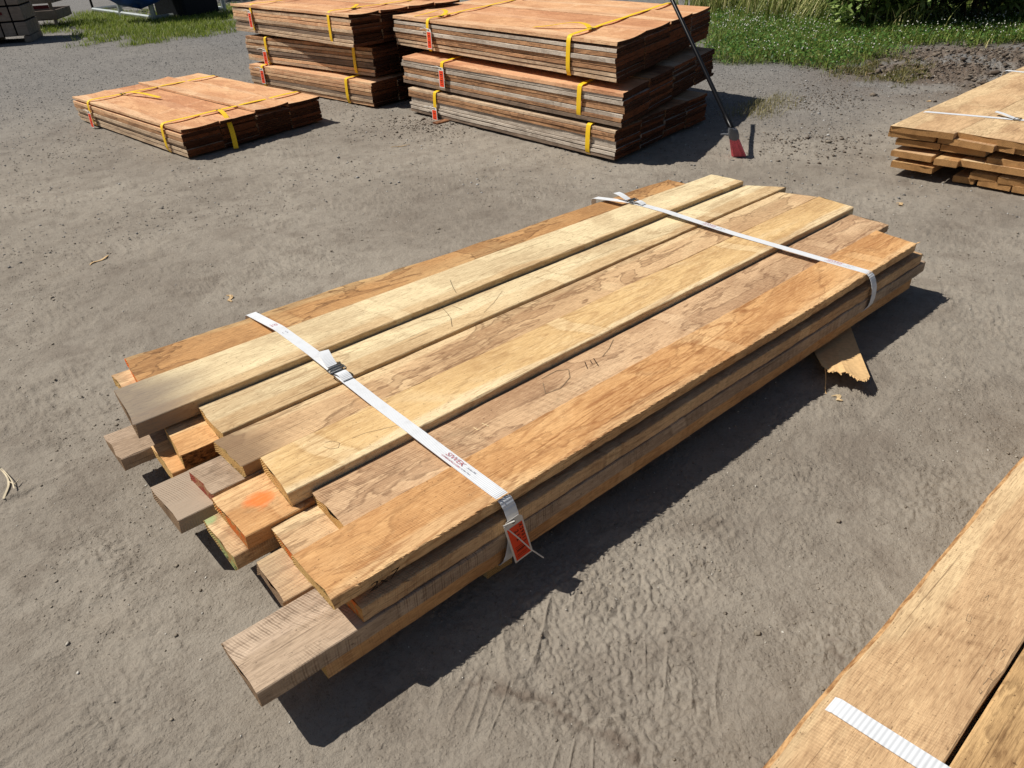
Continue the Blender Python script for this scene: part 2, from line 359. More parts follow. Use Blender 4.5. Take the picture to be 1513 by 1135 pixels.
G3=mp('G',.166,.170,3.50,3.50,.168,.052,wm('g3','grey',stain=.15,saw=1.0,lines=.2,fuzz=.8),EG_grey,'long grey plank with diagonal saw marks sticking out furthest at front corner',27,yl=1.352,yr=1.160)
# bottom layer
k=0
for r,lb in (('A','back edge'),('B','grey-ended plank'),('C','third plank from the back'),('D','middle plank'),('E','golden plank'),('F','second plank from the front')):
    a,b=ROW[r]
    mp(r,.52,.52,3.36,3.36,.112 if r=='A' else (.126 if r in 'BCDE' else .118),.050,wm('t2','tan'),EG,'bottom layer plank lying on the bunks below the '+lb,32+k,nseg=20); k+=1
G4=mp('G',.330,.333,3.40,3.40,.115,.054,wm('g4','orange',stain=.3,saw=.4,lines=.3,grey=.15),EG,'bottom plank on the front side resting on the bunks',40,yl=1.35,yr=1.168,droop=0)

# bunks
for x0,y0,lb in ((.855,1.195,'short timber bunk under the near end, below the white strap'),(2.93,1.21,'short timber bunk under the far end of the pile')):
    o,_,_=timber('timber_bunk',(x0,y0),(x0+.092,y0),(x0,2.78),(x0+.092,2.78),.061,.075,[wm('bunk','yellow',stain=.3,saw=.3),EG],seed=int(x0*10),nseg=16)
    tag(o,lb,'bunk')

# thin marks on planks
INK=plain('black_marker',lin(46,34,26),.7,.2,.3); PENCIL=plain('pencil_line',lin(142,120,94),.7,.2,.3); FRESH=plain('pale_scratch',lin(232,206,160),.8,.2,.1)
def mark(parent,pts,z,w,mat,name='pencil_mark'):
    """polyline drawn on top of a plank, world xy"""
    mb=MB(); P=[Vector((p[0],p[1],z)) for p in pts]
    for a_,b_ in zip(P[:-1],P[1:]):
        d=(b_-a_).normalized(); nn=Vector((-d.y,d.x,0))*w/2
        mb.add([a_-nn,b_-nn,b_+nn,a_+nn],[(0,1,2,3)])
    inv=parent.matrix_basis.inverted()
    mb.v=[inv@Vector(v) for v in mb.v]
    return mb.build(name,mat,parent)
def pxs(L,z): return [at(x,y,z)[:2] for x,y in L]
def mark_px(par,L,z,w,mat=PENCIL): return mark(par,pxs(L,z),z+.0012,w,mat)
mark_px(C1,[(650,452),(660,462),(666,470),(668,483)],.277,.0016,INK)
mark_px(C1,[(668,452),(676,455),(683,458)],.277,.0016,PENCIL)
mark_px(C1,[(622,474),(640,472),(655,468),(664,466)],.277,.0014)
mark_px(C1,[(715,462),(730,447),(742,430)],.277,.0014)
mark_px(B1,[(665,414),(669,424),(674,433)],.302,.0016,INK)
mark_px(F1,[(800,560),(822,548),(840,546),(842,558),(828,574),(806,582),(802,566)],.255,.0022,PENCIL)
mark_px(F1,[(864,535),(868,545)],.255,.0028,INK); mark_px(F1,[(877,530),(884,541)],.255,.0034,INK); mark_px(F1,[(872,533),(875,538)],.255,.003,INK)
mark_px(F1,[(890,527),(900,515),(906,502)],.255,.0018)
mark_px(E1,[(480,654),(492,652),(502,655),(500,662),(488,664),(478,660)],.281,.0012,PENCIL)
mark_px(E1,[(520,648),(540,640),(566,634),(590,628)],.281,.0012)
mark_px(F1,[(712,626),(722,630)],.255,.003,FRESH); mark_px(F1,[(700,632),(706,636)],.255,.003,FRESH)

# lettering
def text_geo(txt,size,shear=0.0,bold=0.0):
    c=bpy.data.curves.new('t','FONT'); c.body=txt; c.size=size; c.shear=shear; c.offset=bold; c.resolution_u=3
    o=bpy.data.objects.new('t',c); COL.objects.link(o); bpy.context.view_layer.update()
    me=bpy.data.meshes.new_from_object(o.evaluated_get(bpy.context.evaluated_depsgraph_get()))
    V=[v.co.copy() for v in me.vertices]; Fs=[tuple(p.vertices) for p in me.polygons]
    bpy.data.objects.remove(o); bpy.data.curves.remove(c); bpy.data.meshes.remove(me)
    return V,Fs
def put_text(mb,txt,size,org,xd,yd,mi=0,shear=0,bold=0,sx=1.0):
    V,Fs=text_geo(txt,size,shear,bold); xd=Vector(xd).normalized(); yd=Vector(yd).normalized()
    mb.add([Vector(org)+xd*v.x*sx+yd*v.y for v in V],Fs,mi)
# "2x7" on the side of the front plank
mb=MB(); p=at(548,868,.25); inv=G1.matrix_basis.inverted()
put_text(mb,'2x7',.034,(p.x-.012,ROW['G'][1]-.0125,.2415),(1,-.002,.012),(0.12,0,1),0,.2,0,sx=1.7)
mb.v=[inv@Vector(v) for v in mb.v]; mb.build('handwriting',INK,G1)

# ------------------------------------------------------------------ white straps
def strap_mat(name,col,sc=520.0,axis=1):
    t=NT(name); v=t.n('TexCoord').outputs['Object']; q=t.n('SeparateXYZ',{0:v}).outputs
    w=t.math('SINE',t.math('MULTIPLY',q[axis],sc*2)); nz=t.noise(v,35,4)
    c=t.mix(t.ramp(w,-1,1,0,.35),col,mul(col,.82)); c=t.mix(t.ramp(nz,.45,.75,0,.22),c,mul(col,.66)); c=t.mix(t.ramp(t.noise(v,9,5,.7),.52,.75,0,.22),c,lin(170,158,140))
    return t.out(c,.55,t.bump(w,.5,.0008),.35)
WHITE=strap_mat('white_webbing',lin(226,228,230)); REDINK=plain('red_ink',lin(176,60,72),.6,.2,.25); GREYINK=plain('grey_ink',lin(92,86,104),.6,.2,.25)
STEEL=plain('steel',lin(150,148,142),.35,.5,.2,metal=.9); STEELD=plain('dark_steel',lin(78,76,72),.4,.5,.2,metal=.7)
def densify(P,step=.03):
    out=[]
    for a_,b_ in zip(P[:-1],P[1:]):
        a_=Vector(a_);b_=Vector(b_);n=max(1,int((b_-a_).length/step))
        out+=[a_+(b_-a_)*i/n for i in range(n)]
    return out+[Vector(P[-1])]
def smooth_path(P,it=1):
    for _ in range(it):
        P=[P[0]]+[P[i-1]*.25+P[i]*.5+P[i+1]*.25 for i in range(1,len(P)-1)]+[P[-1]]
    return P
def white_strap(key,prof,wid,label,buckle_y,prints,tail,back=True):
    """prof: list of (x,y,z) centre line of the band"""
    root=empty('strap',(prof[0][0],prof[0][1],0),label,'strap','white straps round the timber piles')
    o0=Vector(root.location); P=smooth_path(densify(prof,.02),1)
    mb=MB(); mb.ribbon([p-o0 for p in P],(1,0,0),wid,.0016); mb.build('band',WHITE,root,smooth=40)
    def zat(y):
        top=[p for p in P[:int(len(P)*.6)]]
        best=None
        for a_,b_ in zip(P[:-1],P[1:]):
            if (a_.y-y)*(b_.y-y)<=0 and a_.z>.2 and b_.z>.2 and abs(b_.y-a_.y)>1e-5:
                f=(y-a_.y)/(b_.y-a_.y); return a_+(b_-a_)*f
        return P[0]
    for (py,sc) in prints:
        pr=MB(); q=zat(py); q2=zat(py-.14); d=(q2-q).normalized(); n_=Vector((1,0,0)).cross(d); n_=n_ if n_.z>0 else -n_
        b0=q-o0+n_*.0028; ux=Vector((1,0,0))
        put_text(pr,'SIWEK',.0235*sc,b0+ux*(-.002*sc),d,ux,0,.25,-.0003,sx=1.2)
        put_text(pr,'LUMBER & MILLWORK',.0078*sc,b0+ux*(-.0125*sc)-d*.004,d,ux,0,.25,0,sx=1.1)
        put_text(pr,'Jordan, MN',.0078*sc,b0+ux*(.004*sc)+d*.098*sc,d,ux,1,.25,0,sx=1.0)
        put_text(pr,'Lumber Yard',.0075*sc,b0+ux*(-.011*sc)+d*.086*sc,d,ux,1,.25,0,sx=1.0)
        pr.build('print',[REDINK,GREYINK],root)
    if buckle_y:
        q=zat(buckle_y); q2=zat(buckle_y-.05); d=(q2-q).normalized(); ux=Vector((1,0,0)); n_=ux.cross(d); n_=n_ if n_.z>0 else -n_
        c0=q-o0+n_*.008; hw=wid*.5+.008; bm=MB()
        R_=lambda s_,t_,h_:c0+ux*s_*hw+d*t_+n_*h_
        bm.tube([R_(-1,-.016,.0),R_(-1.06,-.008,.003),R_(-1.06,.008,.003),R_(-1,.016,0)],.0027,8)
        bm.tube([R_(1,-.016,.0),R_(1.06,-.008,.003),R_(1.06,.008,.003),R_(1,.016,0)],.0027,8)
        for t_,h_ in ((-.016,0),(.016,0)): bm.tube([R_(-1,t_,h_),R_(1,t_,h_)],.0027,8)
        b_=bm.build('buckle',STEELD,root,smooth=60)
        b2=MB(); b2.tube([R_(-.9,-.009,.006),R_(.9,-.009,.006)],.0042,10); b2.tube([R_(-.9,.004,.005),R_(.9,.004,.005)],.004,10); b2.build('roller',STEEL,b_,smooth=60)
        # webbing folded over the buckle and its loose end
        f2=MB(); f2.ribbon(smooth_path([c0+d*s_+n_*h_ for s_,h_ in ((.018,-.001),(.03,.006),(.045,.008),(.06,.003),(.075,-.0035))]),ux,wid*.93,.0014); f2.build('fold',WHITE,root,smooth=50)
        tl=MB(); L=[c0+d*(-.03)+n_*.002]; 
        for i in range(1,8): L.append(c0+d*(-.03-tail*i/7)+n_*(.002+.014*math.sin(i/7*1.9))+ux*(.018*(i/7)**1.5))
        tl.ribbon(L,[ux.lerp(ux+d*.25,i/7.0) for i in range(8)],wid*.95,.0014); tl.build('loose_end',WHITE,root,smooth=50)
    return root
def ctr(a_,b_,z): return (at(*a_,z)+at(*b_,z))/2
sL=ctr((370,470),(377,462.6),.268); sR=ctr((731,737),(748,726),.279)
sw1=(at(731,737,.279)-at(748,726,.279)).length*.98
print('strap1 width',sw1, 'L',sL,'R',sR)
def lerpx(y,a_,b_): return a_.x+(b_.x-a_.x)*(y-a_.y)/(b_.y-a_.y)
def path(sL,sR,pts,back,front):
    P=[(lerpx(y,sL,sR),y,z) for y,z in pts]
    return back+P+front
p1=path(sL,sR,[(2.803,.269),(2.512,.3045),(2.243,.3045),(1.823,.286),(1.61,.2835),(1.40,.280),(1.186,.2785)],
 [(.90,2.0,.057),(.89,2.79,.055),(.89,2.806,.10)],
 [(sR.x+.006,1.176,.272),(sR.x+.010,1.152,.222),(sR.x+.004,1.146,.165),(sR.x-.012,1.144,.10),(sR.x-.022,1.160,.052),(sR.x-.03,1.30,.054),(.90,2.0,.057)])
white_strap('a',p1,.044 if sw1>.06 else sw1,'white webbing strap round the near end of the main pile, red lettering, steel buckle',at(511,550,.28).y,[(at(407,481,.29).y,.92),(at(664,668,.28).y,1.0)],.09)
sL2=ctr((873,295),(882,291),.268); sR2=ctr((1275,405),(1282,397),.279)
p2=path(sL2,sR2,[(2.740,.272),(2.462,.3045),(2.238,.3045),(1.830,.286),(1.61,.2835),(1.40,.280),(1.176,.2785)],
 [(2.96,2.0,.057),(2.95,2.72,.055),(2.95,2.745,.10)],
 [(sR2.x+.004,1.166,.272),(sR2.x+.006,1.140,.218),(sR2.x+.0,1.136,.14),(sR2.x-.03,1.175,.085),(sR2.x-.07,1.205,.053),(sR2.x-.08,1.35,.054),(2.96,2.0,.057)])
white_strap('b',p2,.04,'white webbing strap round the far end of the main pile, buckle at its back',at(938,299,.30).y,[(at(1062,324,.28).y,.9),(at(1222,384,.28).y,.9)],.10)
print('strap2',sL2,sR2)

# tag hanging on strap 1
TAGW=plain('tag_card_white',lin(214,208,198),.5,.3,.05); TAGR=plain('tag_orange',lin(232,70,28),.55,.3,.12,scale=8)
def hang_tag(root_loc,ux,uy,w,h,label,group,cord_pts,big=False,orient=0.0,extra=None):
    """tag with top edge centre at root, uy pointing down the tag, ux across"""
    root=empty('price_tag',root_loc,label,'tag',group)
    ux=Vector(ux).normalized(); uy=Vector(uy).normalized(); nn=ux.cross(uy).normalized()
    if nn.dot(CAM-Vector(root_loc))<0: nn=-nn
    c=MB(); cc=.18*w
    outl=[(-w/2+cc,0),(w/2-cc,0),(w/2,cc),(w/2,h),(-w/2,h),(-w/2,cc)]
    bend=lambda a_,b_:.06*w*math.sin(b_/h*3.0)
    vs=[ux*a_+uy*b_+nn*.0004 for a_,b_ in outl]+[ux*a_+uy*b_-nn*.0004 for a_,b_ in outl]
    c.add(vs,[(0,1,2,3,4,5),(11,10,9,8,7,6)]+[(i,(i+1)%6,(i+1)%6+6,i+6) for i in range(6)]); c.build('card',TAGW,root)
    m=.09*w; t0=.17*h
    l=MB(); l.add([ux*a_+uy*b_+nn*.0011 for a_,b_ in ((-w/2+m,t0),(w/2-m,t0),(w/2-m,h-m),(-w/2+m,h-m))],[(0,1,2,3)]); l.build('label_panel',TAGR,root)
    e=MB()
    if big:
        put_text(e,'X 2 9 0 1 1',w*.24,ux*(w*.20)+uy*(t0+.03*h)+nn*.0016,uy,ux,0,0,.0003,sx=1.0)
        put_text(e,'2 1 2',w*.30,ux*(-w*.10)+uy*(t0+.12*h)+nn*.0016,uy,ux,0,0,.0003,sx=1.0)
        for i,(a_,b_,y_) in enumerate(((-.3,.2,.66),(-.3,.25,.70),(-.26,.22,.735),(-.3,.1,.77),(-.3,.26,.84),(-.3,.20,.88))):
            th=.008*h if i!=2 else .022*h
            e.add([ux*w*a_+uy*h*y_+nn*.0016,ux*w*b_+uy*h*y_+nn*.0016,ux*w*b_+uy*(h*y_+th)+nn*.0016,ux*w*a_+uy*(h*y_+th)+nn*.0016],[(0,1,2,3)])
    else:
        for i in range(7):
            y_=t0/h+.06+.1*i; a_=-.22+.1*((i*37)%3)*.3; b_=.24-.1*((i*53)%4)*.3
            th=h*(.05 if i%3==1 else .018)
            e.add([ux*w*a_+uy*h*y_+nn*.0016,ux*w*b_+uy*h*y_+nn*.0016,ux*w*b_+uy*(h*y_+th)+nn*.0016,ux*w*a_+uy*(h*y_+th)+nn*.0016],[(0,1,2,3)])
    e.build('writing',INK,root)
    g=MB(); g.tube([nn*.0+ux*0+uy*.07*h-nn*.002,ux*0+uy*.07*h+nn*.0035],w*.085,12); g.build('eyelet',STEELD,root)
    if cord_pts:
        s_=MB(); s_.tube([Vector(p)-Vector(root_loc) for p in cord_pts],.0022 if big else .0035,6); s_.build('tie',TAGW,root,smooth=60)
    return root
zc=.2
yf=1.150
tl_=at(742,776,.178); tt_=at(767,757,.196); 
def on_y(px,py,yy):
    d=fw*F+rt*(px-W/2)-up*(py-H/2); t=(yy-CAM.y)/d.y; return CAM+d*t
c1=on_y(743,776,1.128); c2=on_y(770,757,1.128); c3=on_y(762,834,1.118); c4=on_y(787,812,1.118)
top=(c1+c2)/2; uxx=(c2-c1); w_=uxx.length; uyy=((c3+c4)/2-top); h_=uyy.length
print('tag',c1,c2,c3,c4,w_,h_)
z0=on_y(744,777,1.122); z1=on_y(760,770,1.120); e1=on_y(785,812,1.095); e2=on_y(803,824,1.08)
hang_tag(top,uxx,uyy,w_*1.0,h_,'orange tag hanging on the near white strap of the main pile','tags on the lumber',[z1,z0,z0.lerp(e1,.5)+Vector((0,-.004,.002)),e1,e2],big=True)

# ------------------------------------------------------------------ cedar stacks
CED=[wood('cedar_%d'%i,*pal,stain=st*.7,saw=.3,lines=.4,sapk=.35,grey=g) for i,(pal,st,g) in enumerate((
 ((lin(232,182,134),lin(240,200,156),lin(170,106,68)),.45,0),((lin(222,166,120),lin(234,184,140),lin(156,92,60)),.5,0),
 ((lin(212,176,138),lin(228,200,166),lin(118,84,60)),.5,.2),((lin(214,198,178),lin(228,214,196),lin(104,86,72)),.5,.35),
 ((lin(160,112,78),lin(200,152,110),lin(78,48,34)),.8,.05),((lin(112,86,68),lin(156,132,112),lin(50,36,28)),.7,.3)))]
CEG=endgrain('cedar_end',lin(122,74,48),lin(64,38,26)); CEG2=endgrain('cedar_end_dark',lin(84,52,36),lin(40,26,20))
YEL=strap_mat('yellow_webbing',lin(250,204,34),sc=300)
ordn=['bottom','second','third','fourth','fifth','sixth','seventh','eighth','ninth']
def ctag(): pass
def cedar_bundle(name,org,ax,ay,L,cols,nlay,z0,z1,stag,seed,toppal,greyish,cup=.006,topwave=None):
    """org: near corner (xy) of the visible long side; ax: along the boards; ay: across. boards dark end at org"""
    rg=np.random.default_rng(seed); ax=Vector(ax).normalized(); ay=Vector(ay).normalized()
    perp=Vector((ax.y,-ax.x)); 
    if perp.dot(ay)<0: perp=-perp
    th=(z1-z0)/nlay; base=0.0; prof=[]
    cw=[c*1.0 for c in cols]
    for j,w in enumerate(cw):
        o0=org+perp*base+ax*(base*stag)
        for i in range(nlay):
            last=i==nlay-1
            e0=rg.normal(0,.006)+(.012*rg.random() if not last else 0); e1=rg.normal(0,.010); side=rg.normal(0,.0035) if j==0 else rg.normal(0,.001)
            if j==0: side=rg.normal(0,.0065)
            wj=w-.005-abs(rg.normal(0,.003)); cz=(.004*((j*7)%3-1) if last else 0)
            p0=o0+ax*e0+perp*(side if j==0 else .002); p1=o0+ax*(L+e1)+perp*(side if j==0 else .002)
            q0=o0+ax*(e0+rg.normal(0,.003)+wj*stag)+perp*wj; q1=o0+ax*(L+e1+wj*stag)+perp*wj
            zt=z0+th*(i+1)-.0008; t_=th-.0020-min(.009,abs(rg.normal(0,.0032)))
            if last: mat=CED[toppal[j%len(toppal)]]; cp=cup*(1 if j%2==0 else .7)+rg.normal(0,.002)
            else: mat=CED[int(rg.choice(greyish))]; cp=0
            # left=+ side relative to direction ax : perp is on the right-hand side when ax x perp < 0
            o,_,_=timber('cedar_board',tuple(p0),tuple(q0),tuple(p1),tuple(q1),zt+(abs(cp)*.9 if last else 0)+cz,t_,[mat,CEG if rg.random()<.5 else CEG2],seed=seed*50+j*10+i,nseg=22 if (last or j==0) else 6,jit=.0015 if j==0 else .0008,cup=cp,cham=.0012,endj=.003)
            cname=['outer column','second column','third column','innermost column'][j]
            tag(o,'cedar board, %s, %s, %s'%('topmost' if last else ordn[i]+(' from bottom' if i else ' one'),cname,name),'board','cedar boards in '+name.split(' of ')[-1] if 0 else 'cedar boards in the strapped bundles')
        base+=w
    return perp
def yellow_strap(org,ax,perp,s,width,z0,z1,label,stag,tail=None,drop=0.0,wz=.006,tagged=True,tg=None,sw=.046,longtail=None,lift=.01):
    """strap over the top and down the near long side at distance s along the boards"""
    root=empty('strap',(org.x+ax.x*s,org.y+ax.y*s,0),label,'strap','yellow straps round the cedar bundles')
    o0=Vector(root.location); A=Vector((ax.x,ax.y,0)); Pp=Vector((perp.x,perp.y,0))
    g=lambda a_,z_,dx=0.0:Pp*a_+Vector((0,0,z_))+A*(dx+(a_*stag if a_>0 else 0))
    top=[g(-.012,z1+.006),]
    n=14
    for i in range(n+1):
        a_=width*i/n; top.append(g(a_,z1+.004+lift+wz*.3*math.sin(i*1.7)))
    down=[g(-.016,z1-.02),g(-.018,(z0+z1)/2,.004),g(-.012,z0+.02,.012),g(.01,z0-.004,.016)]
    pts=list(reversed(top))+down
    bk=[g(width+.014,z0+.01),g(width+.016,z1-.02)]
    pts=[g(.04,z0-.003,.016)]+[] if 0 else pts
    mb=MB(); mb.ribbon(smooth_path(densify(bk+pts,.03),1),A,sw,.002); mb.build('band',YEL,root,smooth=40)
    if longtail:
        tb=MB(); kp=[g(a_,z_,d_) for a_,z_,d_ in longtail]; kp=smooth_path(densify(kp,.04),3)
        wv=[]
        for i in range(len(kp)):
            tg_=(kp[min(i+1,len(kp)-1)]-kp[max(i-1,0)]); hz_=Vector((tg_.x,tg_.y,0)); hl=hz_.length/max(tg_.length,1e-6)
            w0=(Vector((-hz_.y,hz_.x,0)).normalized() if hl>.25 else Pp.copy()); 
            if wv and w0.dot(wv[-1])<0: w0=-w0
            wv.append(w0 if not wv else (wv[-1]*.6+w0*.4).normalized())
        tb.ribbon(kp,wv,sw*.9,.002); tb.build('loose_end',YEL,root,smooth=50)
        kb=MB(); k0=g(longtail[0][0],z1+.02,longtail[0][2]); kb.tube([k0-A*.03,k0+A*.03],.007,8); kb.tube([k0-A*.028+Pp*.03,k0+A*.028+Pp*.03],.005,8); kb.tube([k0-A*.03,k0-A*.028+Pp*.03],.004,6); kb.tube([k0+A*.03,k0+A*.028+Pp*.03],.004,6); kb.build('buckle',STEELD,root)
    return root
def cedar_tag(org,ax,perp,s,z,h,label,cord=True,tilt=.12,w=.082):
    p=Vector((org.x+ax.x*s-perp.x*.030,org.y+ax.y*s-perp.y*.030,z))
    uxx=Vector((ax.x,ax.y,0)); uyy=Vector((0,0,-1))-uxx*tilt-Vector((perp.x,perp.y,0))*.10
    c=[p+uyy*.01,p+uxx*.05+Vector((0,0,.006))-Vector((perp.x,perp.y,0))*.01,p+uxx*.16+Vector((0,0,-.012))] if cord else None
    hang_tag(p,uxx,uyy,w,h,label,'tags on the lumber',c)
V2=lambda p:Vector((p.x,p.y))
def bundle_px(name,near,left,right,z0,z1,cols,nlay,seed,**k):
    n_=V2(at(*near,z1)); l_=V2(at(*left,z1)); ax=(l_-n_); L=ax.length; ax=ax.normalized(); perp=Vector((ax.y,-ax.x)); 
    if right is not None:
        r_=V2(at(*right,z1)); d=r_-n_; wd=d.dot(perp); stag=d.dot(ax)/wd
    else: wd,stag=k.pop('wd'),k.pop('stag')
    cw=[wd*c/sum(cols) for c in cols]
    cedar_bundle(name,n_,ax,perp,L,cw,nlay,z0,z1,stag,seed,**k)
    print(name,'len',round(L,2),'wid',round(wd,2),'stag',round(stag,3),n_)
    return n_,ax,perp,L,wd,stag
T0=[0,1,0,0]; 
def along(n_,ax,perp,px,z):       # distance along the bundle of a measured spot on its near side
    d=fw*F+rt*(px[0]-W/2)-up*(px[1]-H/2); nrm=Vector((perp.x,perp.y,0)); p0=Vector((n_.x,n_.y,0))
    t=((p0-CAM).dot(nrm))/d.dot(nrm); q=CAM+d*t; return (V2(q)-n_).dot(ax),q.z
YG='yellow strap on '
def dress(B,z0,z1,name,s1px,s2px,tagpx=None,tagh=.10,t1=None,t2=None,lift=.006):
    n_,ax,perp,L,wd,stag=B
    s1,_=along(n_,ax,perp,s1px,0); s2,_=along(n_,ax,perp,s2px,0)
    yellow_strap(n_,ax,perp,s1,wd,z0,z1,'yellow strap at the far end of '+name,stag,longtail=t1,lift=lift)
    yellow_strap(n_,ax,perp,s2,wd,z0,z1,'yellow strap at the near end of '+name,stag,longtail=t2,lift=lift)
    if tagpx:
        s,z=along(n_,ax,perp,tagpx,0); cedar_tag(n_,ax,perp,s,min(z,z1-.005),tagh*1.35,'orange tag on '+name)
gs=[2,3,3,4,5,3,4]; gl=[2,2,4,0,5]
# right stack
n='lowest bundle of the broom stack'; B=bundle_px(n,(911,193),(604.5,129),(1046,137.5),.02,.245,[1,1,1,1],8,3,toppal=[2,4,4,2],greyish=gs,cup=.001)
dress(B,.02,.245,n,(644,145),(871,192),(645,158),.11)
n='middle bundle of the broom stack'; B=bundle_px(n,(922,137.5),(594,83),(1057,71),.268,.512,[1,1,1.1,1],8,4,toppal=[1,4,2,2],greyish=gs,cup=.003)
dress(B,.268,.512,n,(654,93),(858,130),(655,99),.13)
n='top bundle of the broom stack'; B=bundle_px(n,(912.4,65.4),(581,25),(1051,11),.563,.824,[1,1,1,1],8,5,toppal=T0,greyish=gs,cup=.010)
wd=B[4]
dress(B,.563,.824,n,(633,35),(842,60),(637,42),.13,t1=[(.18,.835,0),(.36,.86,.05),(.40,.88,.18),(.22,.86,.22),(.10,.83,.40)],t2=[(.35,.835,.0),(.42,.87,.06),(.36,.88,.22),(.25,.85,.45),(.22,.835,.62)],lift=.019)
# left stack
n='lowest bundle of the back left stack'; B=bundle_px(n,(548,122.5),(367,94.4),None,.012,.255,[1,1,1,1],7,6,toppal=[0,4,4,4],greyish=gl,cup=.001,wd=1.5,stag=.1)
dress(B,.012,.255,n,(388,100),(512,118),(389,100),.13)
n='middle bundle of the back left stack'; B=bundle_px(n,(550,72),(361,53),None,.275,.55,[1,1,1,1],8,7,toppal=[4,4,4,4],greyish=gl,cup=.002,wd=1.5,stag=.1)
dress(B,.275,.55,n,(392,57),(523,70),(393,72),.14)
n='top bundle of the back left stack'; B=bundle_px(n,(517.5,23.6),(342,6.7),None,.585,.875,[1,1,1,1],9,8,toppal=[0,1,0,1],greyish=gl,cup=.012,wd=1.5,stag=.1)
dress(B,.585,.875,n,(371,12),(486,22),(371,15),.14,t2=[(.3,.90,0),(.45,.92,.1),(.5,.90,.3)],lift=.021)
# low bundle alone
n='low bundle alone at left'; B=bundle_px(n,(266,194),(106,144),(472,143),.015,.24,[1,1,1,1],7,9,toppal=T0,greyish=[2,0,2,4],cup=.009)
n_,ax,perp,L,wd,stag=B
dress(B,.015,.24,n,(131,152),(240,185),(135,163),.12,t1=[(.35,.255,0),(.40,.285,-.1),(.46,.28,-.35),(.5,.262,-.62)],t2=[(.55,.255,0),(.52,.29,-.08),(.50,.27,-.22),(.46,.22,-.36),(.44,.10,-.42),(.42,.015,-.45)],lift=.017)
# small bunks under broom stack
o,_,_=timber('timber_bunk',tuple(V2(at(640,184))),tuple(V2(at(646,186))),tuple(V2(at(640,184))+Vector((1.45,.15))),tuple(V2(at(646,186))+Vector((1.45,.15))),.022,.06,[CED[4],CEG],seed=77,nseg=8); tag(o,'thin bunk under the far end of the broom stack','bunk')

# ------------------------------------------------------------------ right hand oak pile
def c4(X,Y): return (1280+X/5.403,90+Y/5.403)
OG='oak boards of the pile at the right edge'
lay=[(.315,[((183,518),(715,580)),((757,545),(1420,655))]),
 (.281,[((175,558),(560,600)),((575,600),(1028,682)),((1035,655),(1200,690)),((1210,650),(1420,690))]),
 (.232,[((230,622),(600,662)),((608,660),(975,715)),((980,760),(1420,830))]),
 (.160,[((208,712),(530,765)),((540,778),(735,808)),((745,790),(1420,900))]),
 (.092,[((195,800),(530,860)),((840,880),(1060,915)),((1070,915),(1420,970))]),
 (.052,[((715,900),(895,930)),((902,940),(1170,990)),((1178,990),(1420,1030))])]
lname=['top layer','second layer','third layer','fourth layer','fifth layer','bottom layer']
bname=['leftmost','second from left','third from left','fourth from left']
sd_=500; rx=None; YR=at(*c4(1420,655),.315).y+.003
for li,(z,bs) in enumerate(lay):
    for bi,(l,r) in enumerate(bs):
        z=.195 if (li,bi)==(2,2) else lay[li][0]
        pl=at(*c4(*l),z); pr=at(*c4(*r),z); xl=(pl.x+pr.x)/2; dx=(pl.x-pr.x)*.5
        if rx is None: rx=xl
        xl=min(max(xl,rx-.03),rx+.05)
        if abs(dx)>.02: dx=.02*(1 if dx>0 else -1)
        yl,yr=pl.y-.003,pr.y+.003
        pal=['rt','rt2','rt3'][ (li+bi)%3]
        m={'rt':wm('rt','tan',stain=.4,saw=.4,lines=.5),'rt2':wm('rt2','brown',stain=.4,saw=.2,lines=.4),'rt3':wm('rt3','tan',stain=.6,saw=.5)}[pal]
        if li==0: m=wm('rtop','tan',stain=.3,saw=.3,lines=.35,sapk=.4) if bi==0 else wm('rtop2','tan',stain=.4,saw=.5,sapk=.4)
        sk=.03
        o,_,_=timber('oak_plank',(xl+dx,yl),(xl-dx,yr),(xl+3.0+.05*bi,yl+sk*3),(xl+3.0+.05*bi,yr+sk*3),z,.040,[m,EG_r],seed=sd_,nseg=24,endj=.003,live='l' if (li,bi) in ((3,0),) else None); sd_+=1
        tag(o,'oak board, %s in the %s of the right edge oak pile'%(bname[bi],lname[li]),'plank',OG)
for i,x in enumerate((5.75,7.6)):
    o=MB().box((x,YR+.03,-.02),(x+.09,2.0,.0115),bev=.004).build('timber_bunk',wm('bunk','yellow')); tag(o,('near' if i==0 else 'far')+' bunk under the oak pile at the right edge','bunk')
def plain_strap(prof,wid,label,ws=None,mat=None,buck=None):
    root=empty('strap',(prof[0][0],prof[0][1],0),label,'strap','white straps round the timber piles'); o0=Vector(root.location)
    P=smooth_path(densify(prof,.03),1); MB().ribbon([p-o0 for p in P],(1,0,0) if ws is None else ws,wid,.0016).build('band',mat or WHITE,root,smooth=40)
    if buck:
        c0=Vector(buck)-o0; m=MB()
        for s_ in (-.016,.016): m.tube([c0+Vector((-.03,s_,.006)),c0+Vector((.03,s_,.006))],.003,8)
        for s_ in (-.03,.03): m.tube([c0+Vector((s_,-.016,.006)),c0+Vector((s_,.016,.006))],.003,8)
        m.build('buckle',STEELD,root,smooth=60)
        MB().ribbon([c0+Vector((0,0,.004)),c0+Vector((.01,.05,.012)),c0+Vector((.03,.10,.02)),c0+Vector((.06,.16,.022))],(1,0,0),wid,.0014).build('loose_end',WHITE,root,smooth=50)
    return root
a_=at(1363,165,.317); b_=at(1513,178,.317); d_=(b_-a_)
e_=a_+d_*((YR-a_.y)/d_.y)
plain_strap([(a_.x,a_.y+.012,.02),(a_.x,a_.y+.01,.305),(a_.x,a_.y,.3185),(b_.x,b_.y,.3185),(e_.x,e_.y,.3185),(e_.x,e_.y-.01,.02)],.042,'white strap across the near end of the oak pile at right edge',buck=at(1503,177,.3185))
